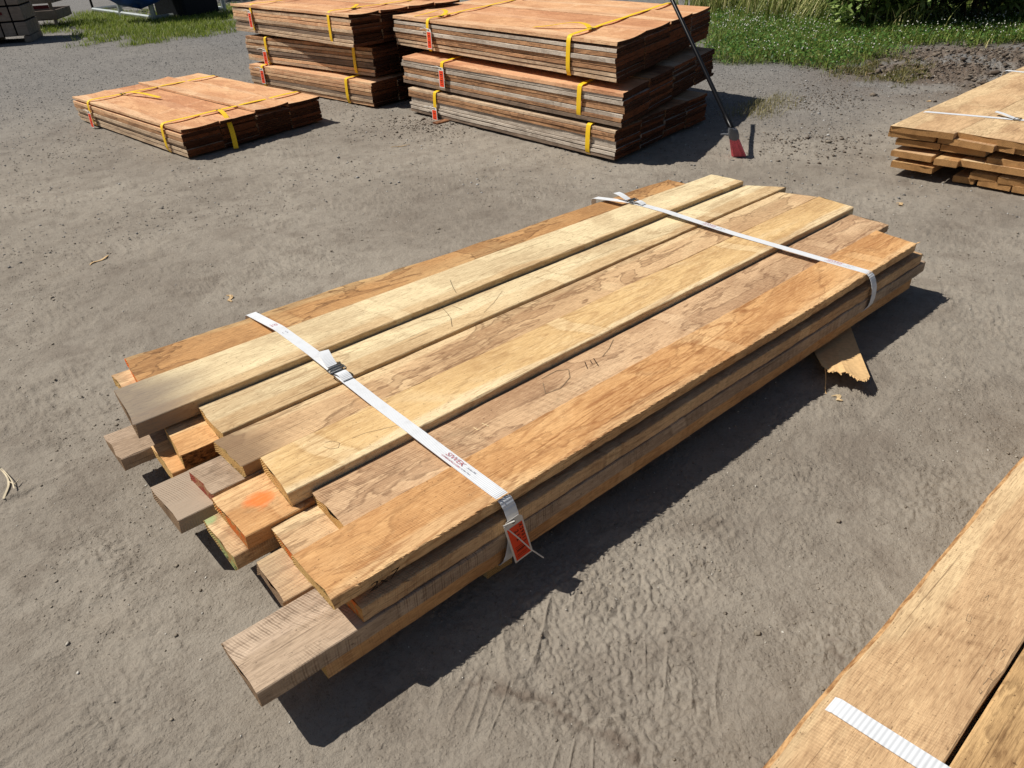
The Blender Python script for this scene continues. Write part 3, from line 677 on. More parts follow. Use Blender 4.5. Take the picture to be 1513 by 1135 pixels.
a_=at(1485,104,.317); b_=at(1513,107,.317); d_=(b_-a_).normalized(); e_=a_+d_*((YR+.06-a_.y)/d_.y)
plain_strap([(a_.x,a_.y+.012,.02),(a_.x,a_.y+.01,.305),(a_.x,a_.y,.3185),(e_.x,e_.y,.3185),(e_.x,e_.y-.01,.02)],.042,'white strap across the far end of the oak pile at right edge')

# ------------------------------------------------------------------ near right pile (bottom right corner)
NG='oak planks of the pile in the bottom right corner'
NT_=.30
ys=[(.283,.071),(.062,-.16),(-.166,-.38),(-.386,-.6)]
nm=['wide plank on top with a live edge, bottom right corner of the picture','second plank from the open ground in the bottom right pile','third top plank of the bottom right pile','fourth top plank of the bottom right pile']
for i,(yl,yr) in enumerate(ys):
    m=wm('n1','tan',stain=.12,saw=.25,lines=.12,sapk=.2,sapdir=1.2) if i==0 else wm('n2','brown',stain=.5,saw=.1,lines=.5)
    o,_,_=timber('oak_plank',(.15+.03*i,yl),(.15+.03*i,yr),(3.0,yl+.016),(3.0,yr+.01),NT_-(0.006 if i else 0),.042,[m,EG,WANE],seed=600+i,nseg=60,live='l' if i==0 else None,cham=.003,lamp=.26); tag(o,nm[i],'plank',NG)
for l in range(1,5):
    for i,(yl,yr) in enumerate(ys[:3] if l>1 else ys[:3]):
        z=NT_-.0075-.049*l
        o,_,_=timber('oak_plank',(.2,yl-.02),(.2,yr),(2.95,yl-.01),(2.95,yr),z+.0,.046,[wm('t2','tan'),EG],seed=620+l*5+i,nseg=16); tag(o,'lower plank in the bottom right pile, layer %s, %s'%(['two','three','four','five'][l-1],['outer side','middle','inner side'][i]),'plank',NG)
for i,x in enumerate((.5,2.4)):
    o=MB().box((x,-.5,-.02),(x+.09,.24,NT_-.0075-.049*4-.047),bev=.004).build('timber_bunk',wm('bunk','yellow')); tag(o,('near' if i==0 else 'far')+' bunk under the bottom right pile','bunk')
sa=ctr((1232,1028),(1214,1046),NT_); sb=ctr((1400,1135),(1378,1150),NT_)
print('Nstrap',sa,sb,(at(1232,1028,NT_)-at(1214,1046,NT_)).length)
dx=(sb.x-sa.x)/(sb.y-sa.y)
plain_strap([(sa.x-.02,.303,.05),(sa.x-.015,.300,.16),(sa.x-.006,.294,.27),(sa.x+(.286-sa.y)*dx,.288,NT_+.0035),(sa.x+(.07-sa.y)*dx,.07,NT_+.003),(sa.x+(-.6-sa.y)*dx,-.6,NT_+.003),(sa.x+(-.61-sa.y)*dx,-.61,.06)],.040,'wide ribbed white strap over the bottom right pile',mat=strap_mat('ribbed_webbing',lin(222,224,226),sc=330))
mark_px(bpy.data.objects['oak_plank'],[],0,0) if 0 else None
NP=[o for o in bpy.data.objects if o.get('label','').startswith('wide plank on top')][0]
for L in ([(1430,908),(1436,912),(1433,920),(1427,917),(1430,908)],[(1452,1012),(1456,1008),(1460,1002),(1466,1006),(1462,999),(1468,990),(1474,996)],[(1478,975),(1484,968),(1480,962),(1486,960)],[(1447,1018),(1451,1022),(1448,1026),(1446,1020)],[(1455,884),(1461,880),(1458,888)]):
    mark_px(NP,L,NT_,.0011,PENCIL)

# ------------------------------------------------------------------ broom
BLK=plain('black_plastic',lin(16,16,18),.30,.12,.1); GRY=plain('grey_plastic',lin(104,106,110),.5,.4,.12); RED=plain('red_bristles',lin(240,122,130),.6,.3,.3,scale=200)
def broom():
    foot=at(1091,231,0.0); root=empty('broom',(foot.x,foot.y,0),'black-handled angle broom with red bristles leaning on the cedar stack','broom')
    # handle: passes in front of the stack's end at (1012,35), rests on its top edge
    neck=at(1081,190,.22); hi=at(993,0,1.005)
    # keep straight: direction from neck to hi
    d=(hi-neck).normalized(); tip=neck+d*1.55
    o0=Vector((foot.x,foot.y,0))
    m=MB(); m.tube([neck-o0,neck+d*.12-o0,neck+d*.125-o0,tip-o0],[.021,.021,.016,.016],12); m.build('handle',BLK,root,smooth=50)
    # head plane: wide direction lies across; fan from neck to the ground
    dn=(foot-neck); side=Vector((math.sin(YAW-.2),-math.cos(YAW-.2),0))
    c_top=neck-o0; c_mid=neck+dn*.36-o0; c_bot=neck+dn*.97-o0
    nrm=dn.cross(side).normalized()
    hm=MB(); sec=[(c_top+dn*-.04,.018,.016,0),(c_top+dn*.05,.036,.020,.006),(c_top+dn*.22,.040,.022,.004),(c_mid+dn*.02,.036,.022,.0)]
    rings=[]; N=14
    for c,wx,wy,sh in sec:
        rings+=[c+side*(wx*math.cos(2*math.pi*i/N)+sh)+nrm*wy*math.sin(2*math.pi*i/N) for i in range(N)]
    fs=[(i*N+j,i*N+(j+1)%N,(i+1)*N+(j+1)%N,(i+1)*N+j) for i in range(3) for j in range(N)]+[tuple(range(N)),tuple(range(3*N,4*N))]
    hm.add(rings,fs); p=c_top+dn*.22-side*.035; hm.tube([p,p-side*.03-dn*.02,p-side*.055-dn*.015],[.009,.007,.005],8); hm.build('head',GRY,root,smooth=50)
    bm=MB(); rg=random.Random(5)
    for i in range(260):
        a0=rg.uniform(-1,1); b0=rg.uniform(-1,1)
        p0=c_mid+side*(.032*a0)+nrm*.017*b0; p1=c_bot+side*(.052*a0+.004+rg.uniform(-.004,.004))+nrm*(.026*b0)
        ln=rg.uniform(.95,1.02)-.03*a0
        p1=p0+(p1-p0)*ln; p1.z=max(p1.z,.004)
        bm.tube([p0,p0.lerp(p1,.5)+nrm*rg.uniform(-.003,.003),p1],[.0026,.0026,.0022],4)
    bm.build('bristles',RED,root)
broom()

# ------------------------------------------------------------------ cardboard under the pile
CARD=plain('cardboard',lin(220,182,130),.85,.15,.10,scale=60)
def cardboard():
    hz=.075
    root=None
    L0=at(1208,506,.03); R0=at(1258,482,.035)
    ed=[(1213,537),(1219,543),(1226,549),(1234,547),(1242,551),(1250,549),(1258,553),(1266,559),(1274,562),(1280,559),(1285.5,557)]
    E=[at(x,y,hz-.02*abs(i/5-1)) for i,(x,y) in enumerate(ed)]
    base=Vector((E[5].x,E[5].y,0)); n=len(E); L0=at(1203,512,.045); R0=at(1259,481,.045)
    M0=[L0.lerp(R0,i/(n-1)) for i in range(n)]; dd=(M0[5]-E[5]); dd.z=0; dd=dd.normalized()*.25; B=[Vector((m.x+dd.x,m.y+dd.y,.045)) for m in M0]
    rows=[]; K=8
    for k in range(K+1):
        f=k/K; row=[]
        for i in range(n):
            p=B[i].lerp(M0[i],f/.5) if f<=.5 else M0[i].lerp(E[i],(f-.5)/.5)
            p.z=.030 if f<=.5 else .030+(E[i].z-.030)*((f-.5)/.5)**1.4
            row.append(p)
        rows.append(row)
    # make the line of the sheet pass its measured outline: keep xy linear, z curved
    mb=MB(); V=[p-base for r in rows for p in r]; V+= [p-base-Vector((0,0,.0035)) for r in rows for p in r]
    m_=(K+1)*n; fs=[]
    for k in range(K):
        for i in range(n-1):
            a=k*n+i; fs.append((a,a+1,a+1+n,a+n)); fs.append((m_+a,m_+a+n,m_+a+n+1,m_+a+1))
    for i in range(n-1): a=K*n+i; fs.append((a,a+1,m_+a+1,m_+a)); fs.append((i,i+1,m_+i+1,m_+i))
    for k in range(K): a=k*n; fs.append((a,a+n,m_+a+n,m_+a)); a=k*n+n-1; fs.append((a,a+n,m_+a+n,m_+a))
    mb.add(V,fs)
    rg=random.Random(3); dirn=(E[5]-B[5]); dirn.z=0; dirn.normalize()
    for i in range(46):
        f=rg.random()*(n-1.01); j=int(f); p=E[j].lerp(E[j+1],f-j)-base-Vector((0,0,.001)); l=rg.uniform(.004,.026); s_=Vector((dirn.y,-dirn.x,0))*rg.uniform(-.012,.012)
        w=Vector((dirn.y,-dirn.x,0))*rg.uniform(.002,.005)
        mb.add([p-w-dirn*.004,p+w-dirn*.004,p+dirn*l*.5+s_*.5+w*.6,p+dirn*l*.5+s_*.5-w*.6,p+dirn*l+s_+Vector((0,0,.1*l))],[(0,1,2,3),(3,2,4)])
    o=mb.build('cardboard_sheet',CARD,loc=base); tag(o,'torn piece of brown cardboard sticking out from under the main pile','cardboard')
    t=MB(); P=[E[1]-base,E[1]-base+dirn*.04+Vector((.01,0,-.03)),E[1]-base+dirn*.09+Vector((.0,0,-.06)),E[1]-base+dirn*.14+Vector((.03,-.01,-.085))]
    t.tube(smooth_path(densify(P,.02),1),.0018,5); t.build('torn_strip',CARD,o)
cardboard()

# ------------------------------------------------------------------ GROUND
def perlin(x,y,seed):
    r=np.random.default_rng(seed); n=256; pr=r.permutation(n); ang=r.uniform(0,2*np.pi,n); gx,gy=np.cos(ang),np.sin(ang)
    xi=np.floor(x).astype(np.int64); yi=np.floor(y).astype(np.int64); xf=x-xi; yf=y-yi
    u=xf*xf*xf*(xf*(xf*6-15)+10); v=yf*yf*yf*(yf*(yf*6-15)+10)
    def g(ix,iy,dx,dy):
        h=pr[(pr[ix%n]+iy)%n]; return gx[h]*dx+gy[h]*dy
    a=g(xi,yi,xf,yf); b=g(xi+1,yi,xf-1,yf); c=g(xi,yi+1,xf,yf-1); d=g(xi+1,yi+1,xf-1,yf-1)
    return ((a*(1-u)+b*u)*(1-v)+(c*(1-u)+d*u)*v)*1.5
def fbm(x,y,f,o,seed,g=.5):
    s=0;a=1;t=0
    for i in range(o): s=s+a*perlin(x*f,y*f,seed+i); t+=a; a*=g; f*=2.03
    return s/t
def sstep(e0,e1,x): t=np.clip((x-e0)/(e1-e0),0,1); return t*t*(3-2*t)
P_=lambda x,y:at(x,y)
soilc=at(1440,100)
def masks(x,y):
    """soil (dark clods), gravel, green"""
    n=fbm(x,y,.6,3,50)
    # camera-independent regions, measured: grass beyond the yard on the right, verge at left
    g1=x*0.79-y*0.0+ -0  # placeholder
    # right grass: beyond the line through (8.9,6.6) .. (8.3,4.2) .. (11.5,3.4)
    dR=np.maximum(0,0)
    a=at(1045,92); b=at(1235,108); c=at(1350,66); d=at(1513,58)
    def side(p,q): # signed distance, positive beyond
        dx,dy=q.x-p.x,q.y-p.y; l=math.hypot(dx,dy); return ((x-p.x)*(-dy)+(y-p.y)*dx)/l
    s=np.maximum(side(b,a)*-1,0)
    s1=-side(a,b); s2=-side(b,c); s3=-side(c,d)
    sg=np.where(True,np.minimum(np.maximum(-s1,-1e9),1e9),0)
    return n,s1,s2,s3
def ground_height(x,y):
    near=np.exp(-((x-1.5)**2+(y-1.8)**2)/60)
    h=.010*fbm(x,y,.7,3,1)+.0095*fbm(x+.12*fbm(x,y,1.5,2,6),y+.12*fbm(x,y,1.5,2,7),3.6,3,4)+.0048*fbm(x+.05*fbm(x,y,3,2,5),y,13,3,8,.62)
    # pressed wheel streaks, long warped ridges
    wx=x+.35*fbm(x,y,.8,2,20); wy=y+.35*fbm(x,y,.8,2,23)
    ca,sa_=math.cos(.55),math.sin(.55)
    u=(wx*ca+wy*sa_); v=(-wx*sa_+wy*ca)
    rid=1-np.abs(perlin(u*1.1,v*5.0,30))*2.2; rid=np.clip(rid,0,1)**7*sstep(-.1,.3,fbm(x,y,3.3,2,34))
    rid2=1-np.abs(perlin(u*3.0+7,v*16.0,31))*2.2; rid2=np.clip(rid2,0,1)**5*sstep(0,.3,fbm(x,y,4.3,2,35))
    m=sstep(-.1,.25,fbm(x,y,.9,2,33))
    h+=m*(.0095*rid+.0055*rid2)*(.3+.65*sstep(1.6,.9,x-.35*(y-1)))
    wx2=(wx*math.cos(-.5)+wy*math.sin(-.5)); wy2=(-wx*math.sin(-.5)+wy*math.cos(-.5))
    r3=np.clip(1-np.abs(perlin(wx2*1.6,wy2*9,37))*2.2,0,1)**6
    h-=.0050*r3*sstep(0,.3,fbm(x,y,1.1,2,38))*sstep(-.1,.25,fbm(x,y,4,2,39))
    # tread lugs in the lower left
    lug=np.sin((u)*75+3*perlin(u*3,v*3,40))*sstep(.25,.6,np.clip(1-np.abs(perlin(u*.5,v*1.6,42))*3,0,1))
    h+=.0022*lug*sstep(-.05,.2,fbm(x,y,1.3,2,43))*sstep(.9,.3,x)
    # crumbly clods
    cm=sstep(-.15,.35,fbm(x,y,1.7,3,60)); h+=(.25+cm)*.0062*np.abs(fbm(x,y,28,2,61,.62))*2
    # loose dirt patches
    for (px,py,r,a) in ((640,182,.30,.06),(1210,150,.5,.022),(1195,215,.5,.014),(1440,100,1.3,.10),(905,1085,.14,.006),(1245,960,.18,.012)):
        q=at(px,py); rr=np.hypot(x-q.x,y-q.y)/r
        if (px,py)==(640,182): rr=np.hypot(x-q.x+.1,(y-q.y)+.0)/r
        w=np.exp(-rr**2*1.6); h+=w*a*(.35+np.abs(fbm(x,y,9 if a>.02 else 22,4,70,.65))*1.6)
    # keep the ground below the planks
    def inside(x0,x1,y0,y1,s=.08): return sstep(-s,0,x-x0)*sstep(-s,0,x1-x)*sstep(-s,0,y-y0)*sstep(-s,0,y1-y)
    k=inside(.15,3.7,1.15,2.85)+inside(.1,3.1,-.6,.3)
    h=h-.004; h=np.where(k>0,h*(1-np.minimum(k,1)*.6)-.004*np.minimum(k,1),h)
    st=inside(3.85,5.9,3.5,6.6)+inside(3.7,5.8,6.7,10)+inside(1.6,3.6,6.4,10.2)+inside(5.2,8.6,.9,2.5)
    h=np.where(st>0,np.minimum(h,.008),h)
    return h
rr=[.25]
while rr[-1]<26: rr.append(rr[-1]+(rr[-1]**2+2.56)/(1.6*720)*1.25)
while rr[-1]<600: rr.append(rr[-1]*1.09)
R_=np.array(rr)
a0=YAW; fine=np.linspace(a0-rad(46),a0+rad(46),900); coarse=np.linspace(a0+rad(46),a0+rad(314),90)[1:-1]
A_=np.concatenate([fine,coarse]); nA=len(A_); nR=len(R_)
X=(R_[:,None]*np.cos(A_)[None,:]); Y=(R_[:,None]*np.sin(A_)[None,:])
Z=ground_height(X,Y); fade=np.clip(1-(R_[:,None]-40)/40,0,1); Z=Z*fade
V=np.stack([X,Y,Z],-1).reshape(-1,3); V=np.vstack([V,[[0,0,0]]])
i=np.arange(nR-1)[:,None]*nA; j=np.arange(nA)[None,:]; j2=(j+1)%nA
Fq=np.stack([i+j,i+nA+j,i+nA+j2,i+j2],-1).reshape(-1,4)
# ---- region masks for colour and planting
def poly_mask(x,y,pts,soft):
    """soft inside test of a ground polygon (world xy): + inside"""
    inside=np.zeros(x.shape,bool); dist=np.full(x.shape,1e9); n=len(pts)
    for k in range(n):
        x1,y1=pts[k]; x2,y2=pts[(k+1)%n]
        c=((y1>y)!=(y2>y))&(x<(x2-x1)*(y-y1)/((y2-y1) if y2!=y1 else 1e-9)+x1); inside^=c
        dx,dy=x2-x1,y2-y1; t=np.clip(((x-x1)*dx+(y-y1)*dy)/(dx*dx+dy*dy),0,1)
        dist=np.minimum(dist,np.hypot(x-x1-t*dx,y-y1-t*dy))
    s=np.where(inside,dist,-dist); return sstep(-soft,soft,s)
g=lambda L:[tuple(at(x,y)[:2]) for x,y in L]
RG=g([(1050,92),(1120,98),(1235,100),(1275,88),(1330,72),(1420,66),(1530,56),(1700,40),(1700,-40),(1050,-40)])+[]
RP=g([(1240,92),(1290,84),(1345,100),(1370,118),(1320,124),(1245,112)])          # weedy patch
RQ=g([(1090,160),(1150,140),(1170,160),(1120,175),(1080,168)])
LG=g([(48,42),(92,36),(130,18),(240,22),(350,8),(350,44),(240,62),(150,60),(110,44),(60,50)])
def masks(x,y):
    n=fbm(x,y,1.3,3,80)*1.1
    gr=poly_mask(x+n*.5,y+n*.5,RG,.35)
    wp=poly_mask(x+n*.3,y+n*.3,RP,.3)*sstep(-.35,.2,fbm(x,y,3,2,83))
    wq=poly_mask(x+n*.2,y+n*.2,RQ,.2)*.5
    lg=poly_mask(x+n*1.2,y+n*1.2,LG,.6)*sstep(-.5,.1,fbm(x,y,1.5,2,85)+.15)
    q=soilc; so=np.exp(-(np.hypot((x-q.x)*.8,(y-q.y)*1.0)/1.5)**4)*sstep(-.2,.1,fbm(x,y,1.2,3,88)+.1)
    for (p0,p1) in (((700,1004),(760,1024)),((760,1024),(822,1046)),((822,1046),(905,1088)),((905,1088),(950,1135)),((1235,955),(1262,990))):
        a_=at(*p0); b_=at(*p1); dx,dy=b_.x-a_.x,b_.y-a_.y; t_=np.clip(((x-a_.x)*dx+(y-a_.y)*dy)/(dx*dx+dy*dy),0,1); dd_=np.hypot(x-a_.x-t_*dx,y-a_.y-t_*dy)
        so=np.maximum(so,.75*np.exp(-(dd_/.022)**2)*sstep(-.15,.15,fbm(x,y,22,3,97)))
    d=np.hypot(x,y)
    gv=np.clip(sstep(6,13,d)*(.8)+sstep(4.5,6.5,x)*sstep(2.2,3.6,y)*.5,0,1)
    return gr,wp,wq,lg,so,gv
gr,wp,wq,lg,so,gv=masks(X,Y)
t=NT('dirt'); v=t.n('NewGeometry').outputs['Position']
at_=lambda nme:t.n('Attribute',attribute_name=nme).outputs['Fac']
n1_=t.noise(v,.9,4); n2=t.noise(v,7,5,.6); n3=t.noise(v,85,6,.72); n4=t.noise(v,330,3,.6)
n5=t.noise(v,22,5,.62)
c=t.mix(t.ramp(n1_,.3,.7),lin(139,130,118),lin(157,148,135))
n6=t.noise(v,3.2,5,.6,.6)
c=t.mix(t.ramp(n6,.50,.68,0,.35),c,lin(112,101,90)); c=t.mix(t.ramp(n6,.44,.28,0,.30),c,lin(156,145,130)); c=t.mix(t.ramp(n2,.44,.7,0,.30),c,lin(108,98,87)); c=t.mix(t.ramp(n5,.50,.72,0,.28),c,lin(104,94,82)); c=t.mix(t.ramp(n5,.45,.25,0,.2),c,lin(166,155,139))
gravc=t.mix(t.ramp(n3,.38,.62),lin(76,75,75),lin(146,145,143))
c=t.mix(t.math('MULTIPLY',at_('gravel'),.85),c,gravc)
c=t.mix(t.ramp(n3,.50,.72,0,.40),c,lin(82,73,64)); c=t.mix(t.ramp(n3,.40,.22,0,.25),c,lin(164,153,138))
c=t.mix(t.ramp(n4,.66,.74,0,.55),c,lin(196,188,174)); c=t.mix(t.ramp(n4,.36,.28,0,.5),c,lin(62,54,46))
c=t.mix(at_('soil'),c,t.mix(t.ramp(n3,.3,.7),lin(84,72,62),lin(122,109,97)))
c=t.mix(t.math('MULTIPLY',at_('green'),.8),c,t.mix(t.ramp(n2,.4,.6),lin(52,62,30),lin(84,86,52)))
vor=t.n('TexVoronoi',{'Vector':v,'Scale':150.0},feature='F1').outputs['Distance']
nb=t.bump(n2,.35,.012); nb=t.bump(n5,.35,.010,nb); nb=t.bump(n3,1.0,.0055,nb)
vor2=t.n('TexVoronoi',{'Vector':t.vmath('ADD',v,t.scale(t.n('TexNoise',{'Vector':v,'Scale':30.0}).outputs['Color'],(.02,.02,.02))),'Scale':75.0,'Randomness':1.0},feature='F1').outputs['Distance']
nb=t.bump(t.math('MULTIPLY',t.ramp(vor2,.45,.1),t.ramp(n2,.42,.6)),.6,.003,nb); nb=t.bump(n4,.7,.0020,nb); nb=t.bump(vor,.35,.002,nb)
DIRT=t.out(c,.95,nb,.12)
go=npmesh('ground',V,Fq,DIRT); tag(go,'grey-brown packed dirt and gravel yard','ground',kind='structure')
me=go.data
for nme,arr in (('gravel',gv),('soil',np.clip(so,0,1)),('green',np.clip(gr+wp*.5+lg*.8,0,1))):
    a=me.attributes.new(nme,'FLOAT','POINT'); a.data.foreach_set('value',np.append(arr.ravel(),0).astype(np.float32))
me.polygons.foreach_set('use_smooth',np.ones(len(me.polygons),bool))
# close the small hole under the camera
k=len(V)-1
hole=MB().add([tuple(V[q]) for q in range(0,nA)],[tuple(range(nA))]).build('ground_centre',DIRT); tag(hole,'dirt underfoot','ground',kind='structure')

# ---- pebbles
def pebbles(n,name,label,size,samp,mat):
    pos=samp(n); x,y=pos[:,0],pos[:,1]; z=ground_height(x,y)
    s=size(x,y); oct_=np.array([[1,0,0],[0,1,0],[-1,0,0],[0,-1,0],[0,0,.8],[0,0,-.8],[.7,.7,.3],[-.7,.7,.25],[-.7,-.7,.35],[.7,-.7,.2]],float)
    tri=np.array([[0,6,4],[6,1,4],[1,7,4],[7,2,4],[2,8,4],[8,3,4],[3,9,4],[9,0,4],[6,0,5],[1,6,5],[7,1,5],[2,7,5],[8,2,5],[3,8,5],[9,3,5],[0,9,5]])
    ang=RNG.uniform(0,6.28,n); sc=RNG.uniform(.6,1.25,(n,1,3))*np.array([1,1,.62]); jit=RNG.normal(0,.13,(n,10,3))
    P=(oct_[None]+jit)*sc*s[:,None,None]
    ca,sa=np.cos(ang)[:,None],np.sin(ang)[:,None]
    Q=np.stack([P[...,0]*ca-P[...,1]*sa,P[...,0]*sa+P[...,1]*ca,P[...,2]],-1)+np.stack([x,y,z+s*.25],-1)[:,None]
    o=npmesh(name,Q.reshape(-1,3),(tri[None]+np.arange(n)[:,None,None]*10).reshape(-1,3),mat); tag(o,label,'gravel',kind='stuff'); return o
def stone_mat(name,a,b,cc):
    t=NT(name); r=t.n('NewGeometry').outputs['Random Per Island']; v=t.n('TexCoord').outputs['Object']
    c=t.mix(t.ramp(r,0,.75),a,b); c=t.mix(t.ramp(r,.84,.90),c,cc); nz=t.noise(v,180,3)
    return t.out(t.mix(t.ramp(nz,.3,.7,0,.4),c,mul(a,.7)),.9,t.bump(nz,.5,.002),.2)
PEB=stone_mat('pebble',lin(124,114,101),lin(158,147,131),lin(212,207,196))
def samp_near(n):
    out=[]; 
    while sum(map(len,out))<n:
        r=RNG.uniform(.5,9,4*n)**1.0; a=RNG.uniform(a0-rad(44),a0+rad(44),4*n); x,y=r*np.cos(a),r*np.sin(a)
        d=sstep(-.25,.4,fbm(x,y,1.1,3,90))+.12; k=RNG.random(4*n)<d; out.append(np.stack([x,y],-1)[k])
    return np.concatenate(out)[:n]
def samp_far(n):
    r=RNG.uniform(5,24,3*n); a=RNG.uniform(a0-rad(42),a0+rad(42),3*n); x,y=r*np.cos(a),r*np.sin(a)
    m=masks(x,y); k=(RNG.random(3*n)<(m[5]*.9+.1)*(1-np.clip(m[0],0,1))); return np.stack([x,y],-1)[k][:n]
pebbles(26000,'gravel','small loose stones and crumbs scattered on the dirt',lambda x,y:(.0011+.0016*np.hypot(x,y)**.6*.6)*np.random.default_rng(1).lognormal(0,.44,len(x))*.70,samp_near,PEB)
f_=samp_far(120000)
pebbles(len(f_),'gravel','coarser gravel over the far part of the yard',lambda x,y:.0048*np.random.default_rng(2).lognormal(0,.36,len(x)),lambda n:f_,stone_mat('pebble_far',lin(112,110,107),lin(156,153,148),lin(206,204,200)))
# clods of dark soil
def samp_soil(n):
    q=soilc; x=q.x+RNG.normal(0,1.1,n); y=q.y+RNG.normal(0,.8,n); 
    q=at(640,184); k=n//9; x[:k]=q.x-.15+RNG.normal(0,.2,k); y[:k]=q.y+RNG.normal(0,.3,k)
    q=at(1200,212); x[k:2*k]=q.x+RNG.normal(0,.3,k); y[k:2*k]=q.y+RNG.normal(0,.25,k)
    q=at(1210,148); x[2*k:3*k]=q.x+RNG.normal(0,.3,k); y[2*k:3*k]=q.y+RNG.normal(0,.2,k)
    return np.stack([x,y],-1)
pebbles(6000,'soil_clods','dark broken soil clods',lambda x,y:.010*np.random.default_rng(3).lognormal(0,.5,len(x))*np.where(x>8.3,1.25,.5),samp_soil,stone_mat('soil_clod',lin(88,76,66),lin(132,120,106),lin(150,140,126)))

# ---- grass
def leaf_mat(name,a,b,cc,k=.93,trans=.35):
    t=NT(name); r=t.n('NewGeometry').outputs['Random Per Island']
    c=t.mix(t.ramp(r,0,.8),a,b); c=t.mix(t.ramp(r,k,k+.03),c,cc)
    t.out(c,.55,None,.3)
    tr=t.n('BsdfTranslucent',{'Color':c}); mx=t.n('MixShader',{0:trans}); t.t.links.new(t.b.outputs[0],mx.inputs[1]); t.t.links.new(tr.outputs[0],mx.inputs[2])
    t.t.links.new(mx.outputs[0],t.t.nodes['Material Output'].inputs[0]); return t.m
def blades(name,pos,hgt,wid,mat,label,lean=.45,cat='grass'):
    n=len(pos); x,y=pos[:,0],pos[:,1]; z=ground_height(x,y)-.005; a=RNG.uniform(0,6.28,n); l=hgt
    d=np.stack([np.cos(a),np.sin(a)],-1); s=np.stack([-d[:,1],d[:,0]],-1); w=wid*RNG.uniform(.6,1.4,n); le=lean*RNG.uniform(.1,1.4,n)
    def P(f,ww):
        px=x+d[:,0]*l*le*f**2; py=y+d[:,1]*l*le*f**2; pz=z+l*(f-.25*le*f**2)
        return np.stack([px-s[:,0]*w*ww,py-s[:,1]*w*ww,pz],-1),np.stack([px+s[:,0]*w*ww,py+s[:,1]*w*ww,pz],-1)
    a1,b1=P(0,.5);a2,b2=P(.5,.45);a3,b3=P(1,.08)
    V=np.stack([a1,b1,a2,b2,a3,b3],1).reshape(-1,3); k=np.arange(n)[:,None,None]*6
    Fc=(np.array([[0,1,3,2],[2,3,5,4]])[None]+k).reshape(-1,4)
    o=npmesh(name,V,Fc,mat); tag(o,label,cat,kind='stuff'); return o
def samp_poly(n,poly,mi,xr=None):
    P0=np.array(poly); lo=P0.min(0); hi=P0.max(0); 
    if xr: lo=np.maximum(lo,[xr[0],xr[2]]); hi=np.minimum(hi,[xr[1],xr[3]])
    x=RNG.uniform(lo[0]-.3,hi[0]+.3,n); y=RNG.uniform(lo[1]-.3,hi[1]+.3,n); m=masks(x,y)[mi]
    vis=np.abs(np.arctan2(y,x)-a0)<rad(44); k=(RNG.random(n)<m)&vis; return np.stack([x,y],-1)[k]
GM=leaf_mat('grass_blade',lin(72,94,34),lin(142,156,74),lin(190,182,118)); GM2=leaf_mat('clover_leaf',lin(48,84,34),lin(100,136,58),lin(140,150,80))
p_=samp_poly(170000,RG,0,(6,19,2.0,16)); dd=np.hypot(p_[:,0],p_[:,1]); print('grass',len(p_))
blades('grass',p_,RNG.uniform(.05,.17,len(p_))*(1+.25*sstep(9,13,dd)),.0065*(1+.6*sstep(9,14,dd)),GM,'green meadow grass with clover along the right side of the yard',.8)
p_=samp_poly(60000,LG,3,(2,9,12,27)); print('lgrass',len(p_))
blades('grass',p_,RNG.uniform(.03,.13,len(p_)),.010,leaf_mat('verge_grass',lin(92,112,30),lin(150,164,70),lin(184,176,120)),'bright green grass verge at the far left of the yard',.7)
p_=samp_poly(16000,RP,1); blades('grass',p_,RNG.uniform(.02,.07,len(p_)),.007,leaf_mat('weeds',lin(88,92,44),lin(136,128,78),lin(186,160,112)),'low weeds in a patch on the gravel before the meadow',.9)
p_=samp_poly(9000,RQ,2); blades('grass',p_,RNG.uniform(.02,.10,len(p_)),.004,leaf_mat('dry_weeds',lin(120,116,70),lin(160,150,104),lin(190,176,134)),'thin dry weeds beside the broom',.9)
# broad clover leaves (small tilted discs) and white flower heads
def discs(name,pos,h,r,mat,label):
    n=len(pos); x,y=pos[:,0],pos[:,1]; z=ground_height(x,y)+h; a=np.linspace(0,2*np.pi,6)[:-1]
    t1=RNG.normal(0,.45,(n,1)); t2=RNG.normal(0,.45,(n,1)); rr_=r[:,None]
    V=np.stack([x[:,None]+rr_*np.cos(a),y[:,None]+rr_*np.sin(a),z[:,None]+rr_*(np.cos(a)*t1+np.sin(a)*t2)],-1).reshape(-1,3)
    o=npmesh(name,V,(np.arange(5)[None]+np.arange(n)[:,None]*5),mat); tag(o,label,'clover',kind='stuff'); return o
p_=samp_poly(70000,RG,0,(6,14,2.5,11)); discs('clover',p_,RNG.uniform(.02,.15,len(p_)),RNG.uniform(.008,.018,len(p_)),GM2,'low clover leaves among the meadow grass')
def flowers(pos,h,r,mat,label):
    n=len(pos); x,y=pos[:,0],pos[:,1]; z=ground_height(x,y)+h
    o8=np.array([[1,0,0],[0,1,0],[-1,0,0],[0,-1,0],[0,0,1],[0,0,-1.]]); tri=np.array([[0,1,4],[1,2,4],[2,3,4],[3,0,4],[1,0,5],[2,1,5],[3,2,5],[0,3,5]])
    V=(o8[None]*r[:,None,None]+np.stack([x,y,z],-1)[:,None]).reshape(-1,3)
    o=npmesh('clover_flowers',V,(tri[None]+np.arange(n)[:,None,None]*6).reshape(-1,3),mat); tag(o,label,'flowers',kind='stuff')
p_=samp_poly(5200,RG,0,(6,13.5,2.5,9.5)); kk=fbm(p_[:,0],p_[:,1],1.1,2,95)>RNG.uniform(-.25,.35,len(p_)); p_=p_[kk]
flowers(p_,RNG.uniform(.09,.22,len(p_)),RNG.uniform(.006,.012,len(p_)),plain('clover_white',lin(222,220,206),.8,.2,.2),'white clover flower heads over the meadow')
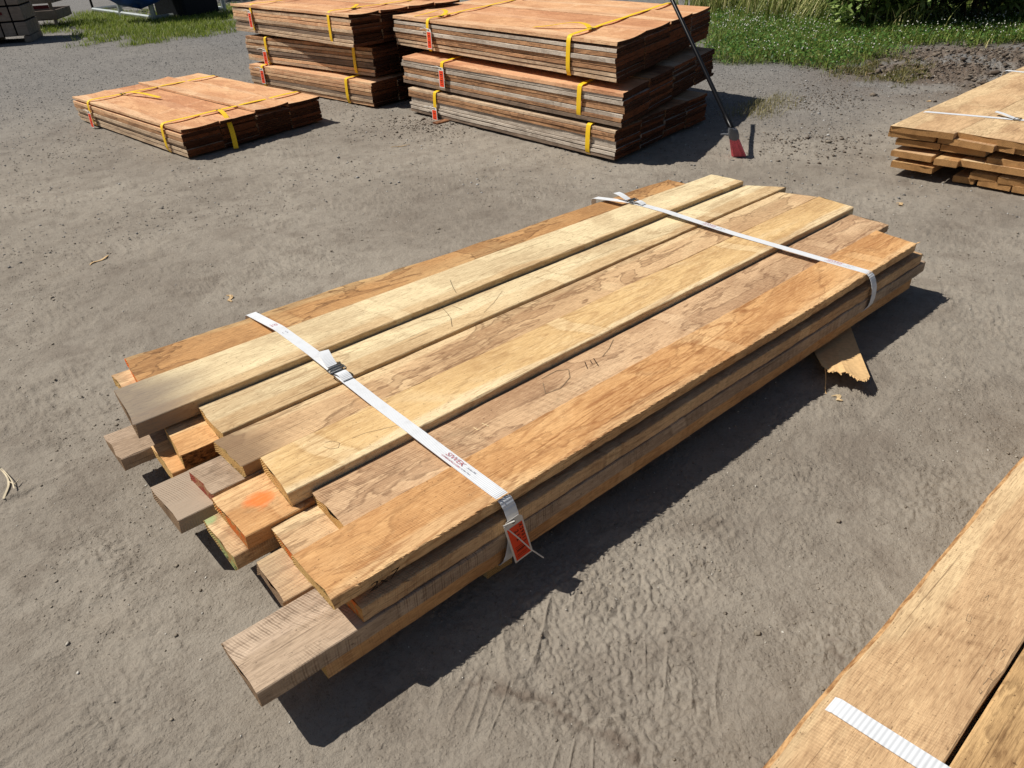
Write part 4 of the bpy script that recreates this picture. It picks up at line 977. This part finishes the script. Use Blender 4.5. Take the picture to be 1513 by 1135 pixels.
# tall reed-like grass tufts
def tuft(cx,cy,n,h,label,mat,spread=.3,lean=.5,w=.010,bend=None):
    x=RNG.normal(cx,spread,n); y=RNG.normal(cy,spread,n); mb=[]
    z=ground_height(x,y); a=RNG.uniform(0,6.28,n) if bend is None else RNG.normal(bend,.5,n); L=h*RNG.uniform(.6,1.15,n); le=lean*RNG.uniform(.3,1.4,n)
    K=6; rows=[]
    for f in np.linspace(0,1,K):
        px=x+np.cos(a)*L*le*f**1.8; py=y+np.sin(a)*L*le*f**1.8; pz=z+L*(f-.3*le*f**2.5); ww=w*(1-f**2*.9)
        rows.append(np.stack([px-np.sin(a)*ww,py+np.cos(a)*ww,pz],-1)); rows.append(np.stack([px+np.sin(a)*ww,py-np.cos(a)*ww,pz],-1))
    V=np.stack(rows,1).reshape(-1,3); q=np.array([[2*i,2*i+1,2*i+3,2*i+2] for i in range(K-1)])
    o=npmesh('grass_tuft',V,(q[None]+np.arange(n)[:,None,None]*2*K).reshape(-1,4),mat); tag(o,label,'grass tuft','tall grass tufts at the edge of the meadow'); return o
TG=leaf_mat('tall_grass',lin(96,112,48),lin(160,164,96),lin(206,196,140),.8)
q=at(1185,38); tuft(q.x,q.y,70,.95,'pale bent tall grass leaning right in the meadow',TG,.16,.9,.006,YAW-1.4)
for (px,py,n,h,lb) in ((1060,20,300,.8,'tall green grass tuft right behind the broom stack'),(1110,8,320,.9,'tall grass tuft at the top edge, left of the bent pale one'),(1235,6,260,1.0,'tall grass tuft at the top edge before the dark shrubs'),(1500,12,320,1.1,'bright tall grass tuft in the top right corner'),(1345,46,90,.5,'small pale grass tuft before the dark shrubs, right of the pale shrub'),(1150,30,260,.75,'tall grass tuft left of the pale bent grass'),(1210,20,260,.9,'tall grass tuft just behind the pale bent grass')):
    q=at(px,py); tuft(q.x,q.y,n,h,lb,TG,.24 if n<100 else .34,.6,.009)
# shrubs
def shrub(cx,cy,w,h,nl,label,mat,ls=.06,base=.15,stems=9,name='shrub'):
    root=empty(name,(cx,cy,0),label,'shrub','shrubs along the back of the meadow')
    sb=MB(); tips=[]
    for i in range(stems):
        a=RNG.uniform(0,6.28); r=w*.5*RNG.uniform(.3,1); p=[Vector((0.05*math.cos(a),.05*math.sin(a),0)),Vector((math.cos(a)*r*.5,math.sin(a)*r*.5,h*.45)),Vector((math.cos(a)*r,math.sin(a)*r,h*RNG.uniform(.7,.95)))]
        sb.tube(p,[.018,.012,.005],5); tips.append(p)
    sb.build('stem',plain('stem_'+label[:6],lin(84,72,50),.9,.2,.3),root)
    # leaf clumps around points on stems
    nc=34; C=[]
    for i in range(nc):
        p=tips[int(RNG.integers(len(tips)))]; f=RNG.uniform(.25,1.05); q=p[1].lerp(p[2],min(f,1)) if f>.4 else p[0].lerp(p[1],.4+f)
        C.append([q.x+RNG.normal(0,w*.12),q.y+RNG.normal(0,w*.12),max(base*h,q.z+RNG.normal(0,h*.07))])
    C=np.array(C); k=RNG.integers(0,nc,nl); P=C[k]+RNG.normal(0,1,(nl,3))*np.array([w*.10,w*.10,h*.07]); P[:,2]=np.maximum(P[:,2],.03)
    a=RNG.uniform(0,6.28,nl); el=RNG.normal(-.25,.5,nl); L=ls*RNG.uniform(.6,1.4,nl); d=np.stack([np.cos(a)*np.cos(el),np.sin(a)*np.cos(el),np.sin(el)],-1)
    s=np.stack([-np.sin(a),np.cos(a),RNG.normal(0,.4,nl)],-1); s/=np.linalg.norm(s,axis=1,keepdims=True)
    V=np.stack([P,P+d*L[:,None]*.45+s*L[:,None]*.22,P+d*L[:,None]*1.0,P+d*L[:,None]*.45-s*L[:,None]*.22],1).reshape(-1,3)
    npmesh('foliage',V,np.arange(4)[None]+np.arange(nl)[:,None]*4,mat,root)
    return root
LM=leaf_mat('shrub_leaf',lin(96,124,54),lin(170,188,112),lin(168,170,110),.9); LM_SHADE=leaf_mat('shrub_leaf_shaded',lin(16,26,12),lin(44,60,28),lin(84,104,50),.96,.08)  # second leaf colour near black: the deep shade at the back is painted in
for i,(px,py,dz,w,h,m,lb,n_) in enumerate((
 (1268,46,0,1.0,.85,LM,'light green leafy shrub by the dark gap at upper right',1000),
 (1352,42,0,1.2,.95,LM,'pale leaved shrub in the middle of the right hedge',1200),
 (1300,38,1,1.9,2.4,LM_SHADE,'dark shrub behind the light one at upper right',8500),
 (1370,36,1,2.1,2.4,LM_SHADE,'dark shrub behind the pale leaved one at upper right',9000),
 (1432,38,1,1.9,2.2,LM_SHADE,'dark shrub near the top right corner',8500),
 (1500,34,0,1.0,.9,LM,'bright shrub in the top right corner',1400),
 (1250,4,1,2.2,2.2,LM_SHADE,'dark shrub behind the tall grass at the top edge',5000))):
    q=at(px,py); shrub(q.x,q.y,w,h,n_,lb,m,.12 if dz else .15,base=.02 if dz else .15)
for i,(px,py,w,h,lb) in enumerate(((300,-6,3.5,2.4,'dark shrub behind the right half of the metal rack'),(345,-2,3.2,2.4,'dark shrub between the metal rack and the back left stack'))):
    q=at(px,py); shrub(q.x,q.y,w,h,5000,lb,LM_SHADE,.12)

# ------------------------------------------------------------------ far left: metal rack with a blue tarp load, crates
GALV=plain('galvanised_steel',lin(178,184,182),.45,.5,.15,metal=.4); BLUE=plain('blue_tarp',lin(34,78,160),.45,.4,.35,scale=6); DKB=plain('dark_load',lin(26,30,34),.7,.2,.4)
def rack():
    A=at(139,18);Bp=at(229,31);Cc=at(332,17); o0=Vector((Bp.x,Bp.y,0))
    root=empty('metal_rack',o0,'galvanised metal rack frame standing on the verge at the far left','rack')
    z=Vector((0,0,1)); D=A+(Cc-Bp)
    m=MB(); 
    for a,b in ((A,Bp),(Bp,Cc),(Cc,D),(D,A)): m.tube([a-o0+z*.07,b-o0+z*.07],.045,6)
    m.build('base_rail',GALV,root)
    mid=A.lerp(Bp,.5)
    m=MB(); m.tube([A-o0+z*.0,A-o0+z*1.7],.03,6); m.build('post',BLK,root)
    for p in (mid,Bp,Bp.lerp(Cc,.62),Bp.lerp(Cc,.85),Cc,D): 
        m=MB(); m.tube([p-o0,p-o0+z*1.75],.06,6); m.build('post',GALV,root)
    m=MB()
    for a,b in ((A,Bp),(Bp,Cc),(Cc,D),(D,A)): m.tube([a-o0+z*1.72,b-o0+z*1.72],.045,6)
    m.build('top_rail',GALV,root)
    # sagging blue tarp load inside
    u=(Bp-A).normalized(); v_=(Cc-Bp).normalized(); qq=at(198,12,.35); c0=Vector((qq.x,qq.y,0))+(qq-CAM).normalized()*.5; c0.z=0; c0+=Vector((math.cos(YAW),math.sin(YAW),0))*.35; N=20; K=10
    V=[];
    u=Vector((math.sin(YAW),-math.cos(YAW),0)); w_=Vector((math.cos(YAW),math.sin(YAW),0))
    for k in range(K+1):
        f=k/K; zz=.30+1.2*f; r=math.sqrt(max(0,1-(1-f)**2.6))
        for i in range(N):
            a=2*math.pi*i/N; sx=(1.15*r*math.cos(a))*(1+.05*math.sin(5*a+k)); sy=.85*r*math.sin(a)
            V.append(c0-Vector((c0.x,c0.y,0))+Vector((0,0,zz+.04*math.sin(3*a)))+u*sx*.86+w_*sy*.7)
    fs=[(k*N+i,k*N+(i+1)%N,(k+1)*N+(i+1)%N,(k+1)*N+i) for k in range(K) for i in range(N)]+[tuple(range(K*N,(K+1)*N))]
    o=MB().add(V,fs).build('tarp_load',BLUE,smooth=60,loc=(c0.x,c0.y,0)); tag(o,'dark blue tarp bundle hanging inside the metal rack','tarp')
    c1=Bp.lerp(Cc,.28)+v_*.6+u*-.2
    m=MB(); m.box((-.55,-.5,.0),(.55,.5,1.1),bev=.05); m.box((-.5,-.45,1.1),(.5,.45,1.5),bev=.04); o=m.build('covered_bin',DKB,loc=(c1.x,c1.y,0),rz=.4); tag(o,'dark covered bin behind the corner post of the metal rack','bin')
    p=at(283,16); m=MB(); ring=[Vector((math.cos(a)*.28,0,.34+math.sin(a)*.28)) for a in np.linspace(0,6.283,18)]
    m.tube(ring,.07,8,cap=False); m.tube([(0,-.05,.34),(0,.05,.34)],.1,10); o=m.build('old_wheel',plain('dusty_rubber',lin(150,146,120),.8,.2,.3),loc=(p.x,p.y,0),rz=YAW-1.2,smooth=50); tag(o,'dusty wheel lying against the metal rack','wheel')
rack()
def crates():
    WW=wood('crate_wood',lin(150,136,126),lin(172,158,146),lin(92,78,70),grey=.5,stain=.4); RM=plain('red_paint',lin(96,34,36),.7,.2,.3); DK=plain('crate_dark',lin(20,16,16),.9,.1,.2)
    # near crate: panels of stacked slats held by dark bands
    a=at(48,62); b=at(0,66); u=(b-a).normalized(); rz=math.atan2(u.y,u.x)
    root=empty('wooden_crate',(a.x,a.y,0),'banded wooden crate with red marks at the left edge','crate','crates at the far left',rz=rz)
    W1=1.6;D1=1.1;m=MB(); m.box((0.03,-D1+.03,.12),(W1-.03,-.03,1.45)); m.build('core',DK,root)
    for zi in range(5):
        z0=.12+zi*.27; m=MB()
        for xi in range(7): x0=xi*.228; m.box((x0,-.03,z0),(x0+.20,0.0,z0+.24),bev=.006); 
        for yi in range(5): y0=-D1+yi*.22; m.box((-.0,y0,z0),(.03,y0+.19,z0+.24),bev=.006)
        m.build('slat_row',WW,root)
    m=MB()
    for x0,z0,w,h in ((.1,1.0,.28,.04),(.36,.86,.04,.18),(.14,.8,.03,.16),(.34,.5,.2,.05),(.5,.42,.04,.3)): m.box((x0,.001,z0),(x0+w,.006,z0+h))
    m.build('red_mark',RM,root)
    m=MB(); 
    for x0 in (0,.7,1.45): m.box((x0,-D1,0),(x0+.12,0,.11),bev=.006)
    m.build('foot',WW,root)
    a=at(90,41); b=at(34,45); u=(b-a).normalized(); rz=math.atan2(u.y,u.x)
    root=empty('wooden_crate',(a.x,a.y,0),'open slatted wooden crate standing behind the banded one','crate','crates at the far left',rz=rz)
    W2=1.7; D2=1.2
    for z0,z1 in ((.18,.36),(.50,.68),(.98,1.12),(1.3,1.45)):
        m=MB(); m.box((0,-.03,z0),(W2,0,z1),bev=.006); m.box((0,-D2,z0),(W2,-D2+.03,z1),bev=.006); m.box((0,-D2+.04,z0),(.03,-.04,z1),bev=.006); m.build('slat',WW,root)
    for x0 in (.04,.62,1.2,W2-.1):
        m=MB(); m.box((x0,-.07,0.0),(x0+.07,-.035,1.45),bev=.005); m.build('upright',WW,root)
    m=MB(); m.box((.05,-D2+.05,.16),(W2-.05,-.08,.22)); m.build('floor',DK,root)
    m=MB(); m.box((.10,.002,.40),(.9,.008,.47)); m.build('red_mark',RM,root)
crates()

# ------------------------------------------------------------------ litter on the dirt
STR=wood('splinter_wood',*PAL['pale'],stain=.1); LEAF=plain('dry_leaf',lin(150,112,74),.8,.2,.3)
def chip(px,l,w,a,label,mat=STR,bent=.01,h=.006):
    p=at(*px); n=9; mb=MB(); rg=random.Random(int(px[0])); P=[Vector(((i/(n-1)-.5)*l,bent*math.sin(i*.9),h+.5*h*math.sin(i*1.3))) for i in range(n)]
    ww=[w*(.25+.75*math.sin(math.pi*(i+.6)/n)) for i in range(n)]; mb.ribbon(P,(0,1,0),ww,.003)
    z=float(ground_height(np.array([p.x]),np.array([p.y]))[0])
    o=mb.build('wood_splinter',mat,loc=(p.x,p.y,z),rz=a,smooth=40); tag(o,label,'splinter','splinters lying on the dirt'); return o
chip((148,384),.16,.016,.55,'curled splinter lying left of the pile, below the low bundle'); 
chip((340,441),.10,.02,1.35,'short pointed splinter behind the back edge of the main pile')
chip((592,217),.17,.009,-.35,'thin straight stick on the dirt between the stacks and the pile')
chip((1238,589),.045,.02,1.2,'small orange chip on the dirt below the cardboard')
chip((1372,150),.05,.02,.2,'pale chip by the right oak pile'); chip((1330,302),.05,.025,.9,'flat pale chip on the dirt in front of the right oak pile')
q=at(12,712); mb=MB(); TW=lambda L,z=.008:[at(x,y,z+.006*math.sin(i*1.3))-Vector((q.x,q.y,0)) for i,(x,y) in enumerate(L)]
mb.ribbon(smooth_path(densify(TW([(-6,690),(4,696),(11,705),(15,716),(9,726),(5,737)]),.015),3),(.6,-.8,0),.009,.0015)
mb.ribbon(smooth_path(densify(TW([(2,692),(12,702),(20,714),(21,722)],.014),.015),3),(.6,-.8,0),.006,.0015)
mb.tube(smooth_path(densify(TW([(14,712),(22,716),(28,708)],.01),.012),1),.0018,5)
o=mb.build('twine',plain('twine',lin(206,192,164),.9,.2,.2),loc=(q.x,q.y,0),smooth=60); tag(o,'frayed piece of pale twine at the left edge of the yard','twine')
STN=plain('stone_grey',lin(140,130,116),.9,.15,.25,scale=80)
def stone(px,r,label):
    p=at(*px); import bmesh
    me=bpy.data.meshes.new('stone'); bm=bmesh.new(); bmesh.ops.create_icosphere(bm,subdivisions=2,radius=r)
    rg=random.Random(int(px[0]))
    for v in bm.verts: v.co*=rg.uniform(.85,1.12); v.co.z*=.6
    bm.to_mesh(me); bm.free(); me.materials.append(STN); o=bpy.data.objects.new('stone',me); COL.objects.link(o); o.location=(p.x,p.y,r*.3); tag(o,label,'stone','single stones on the dirt')
stone((903,868),.008,'small round stone in the open dirt in front of the main pile'); stone((1238,770),.008,'small stone midway to the bottom right pile'); stone((1025,938),.009,'stone lying by the cracked dirt at bottom centre')
stone((1119,936),.009,'pale stone left of the bottom right pile'); stone((1214,1018),.007,'stone beside the wide ribbed strap')
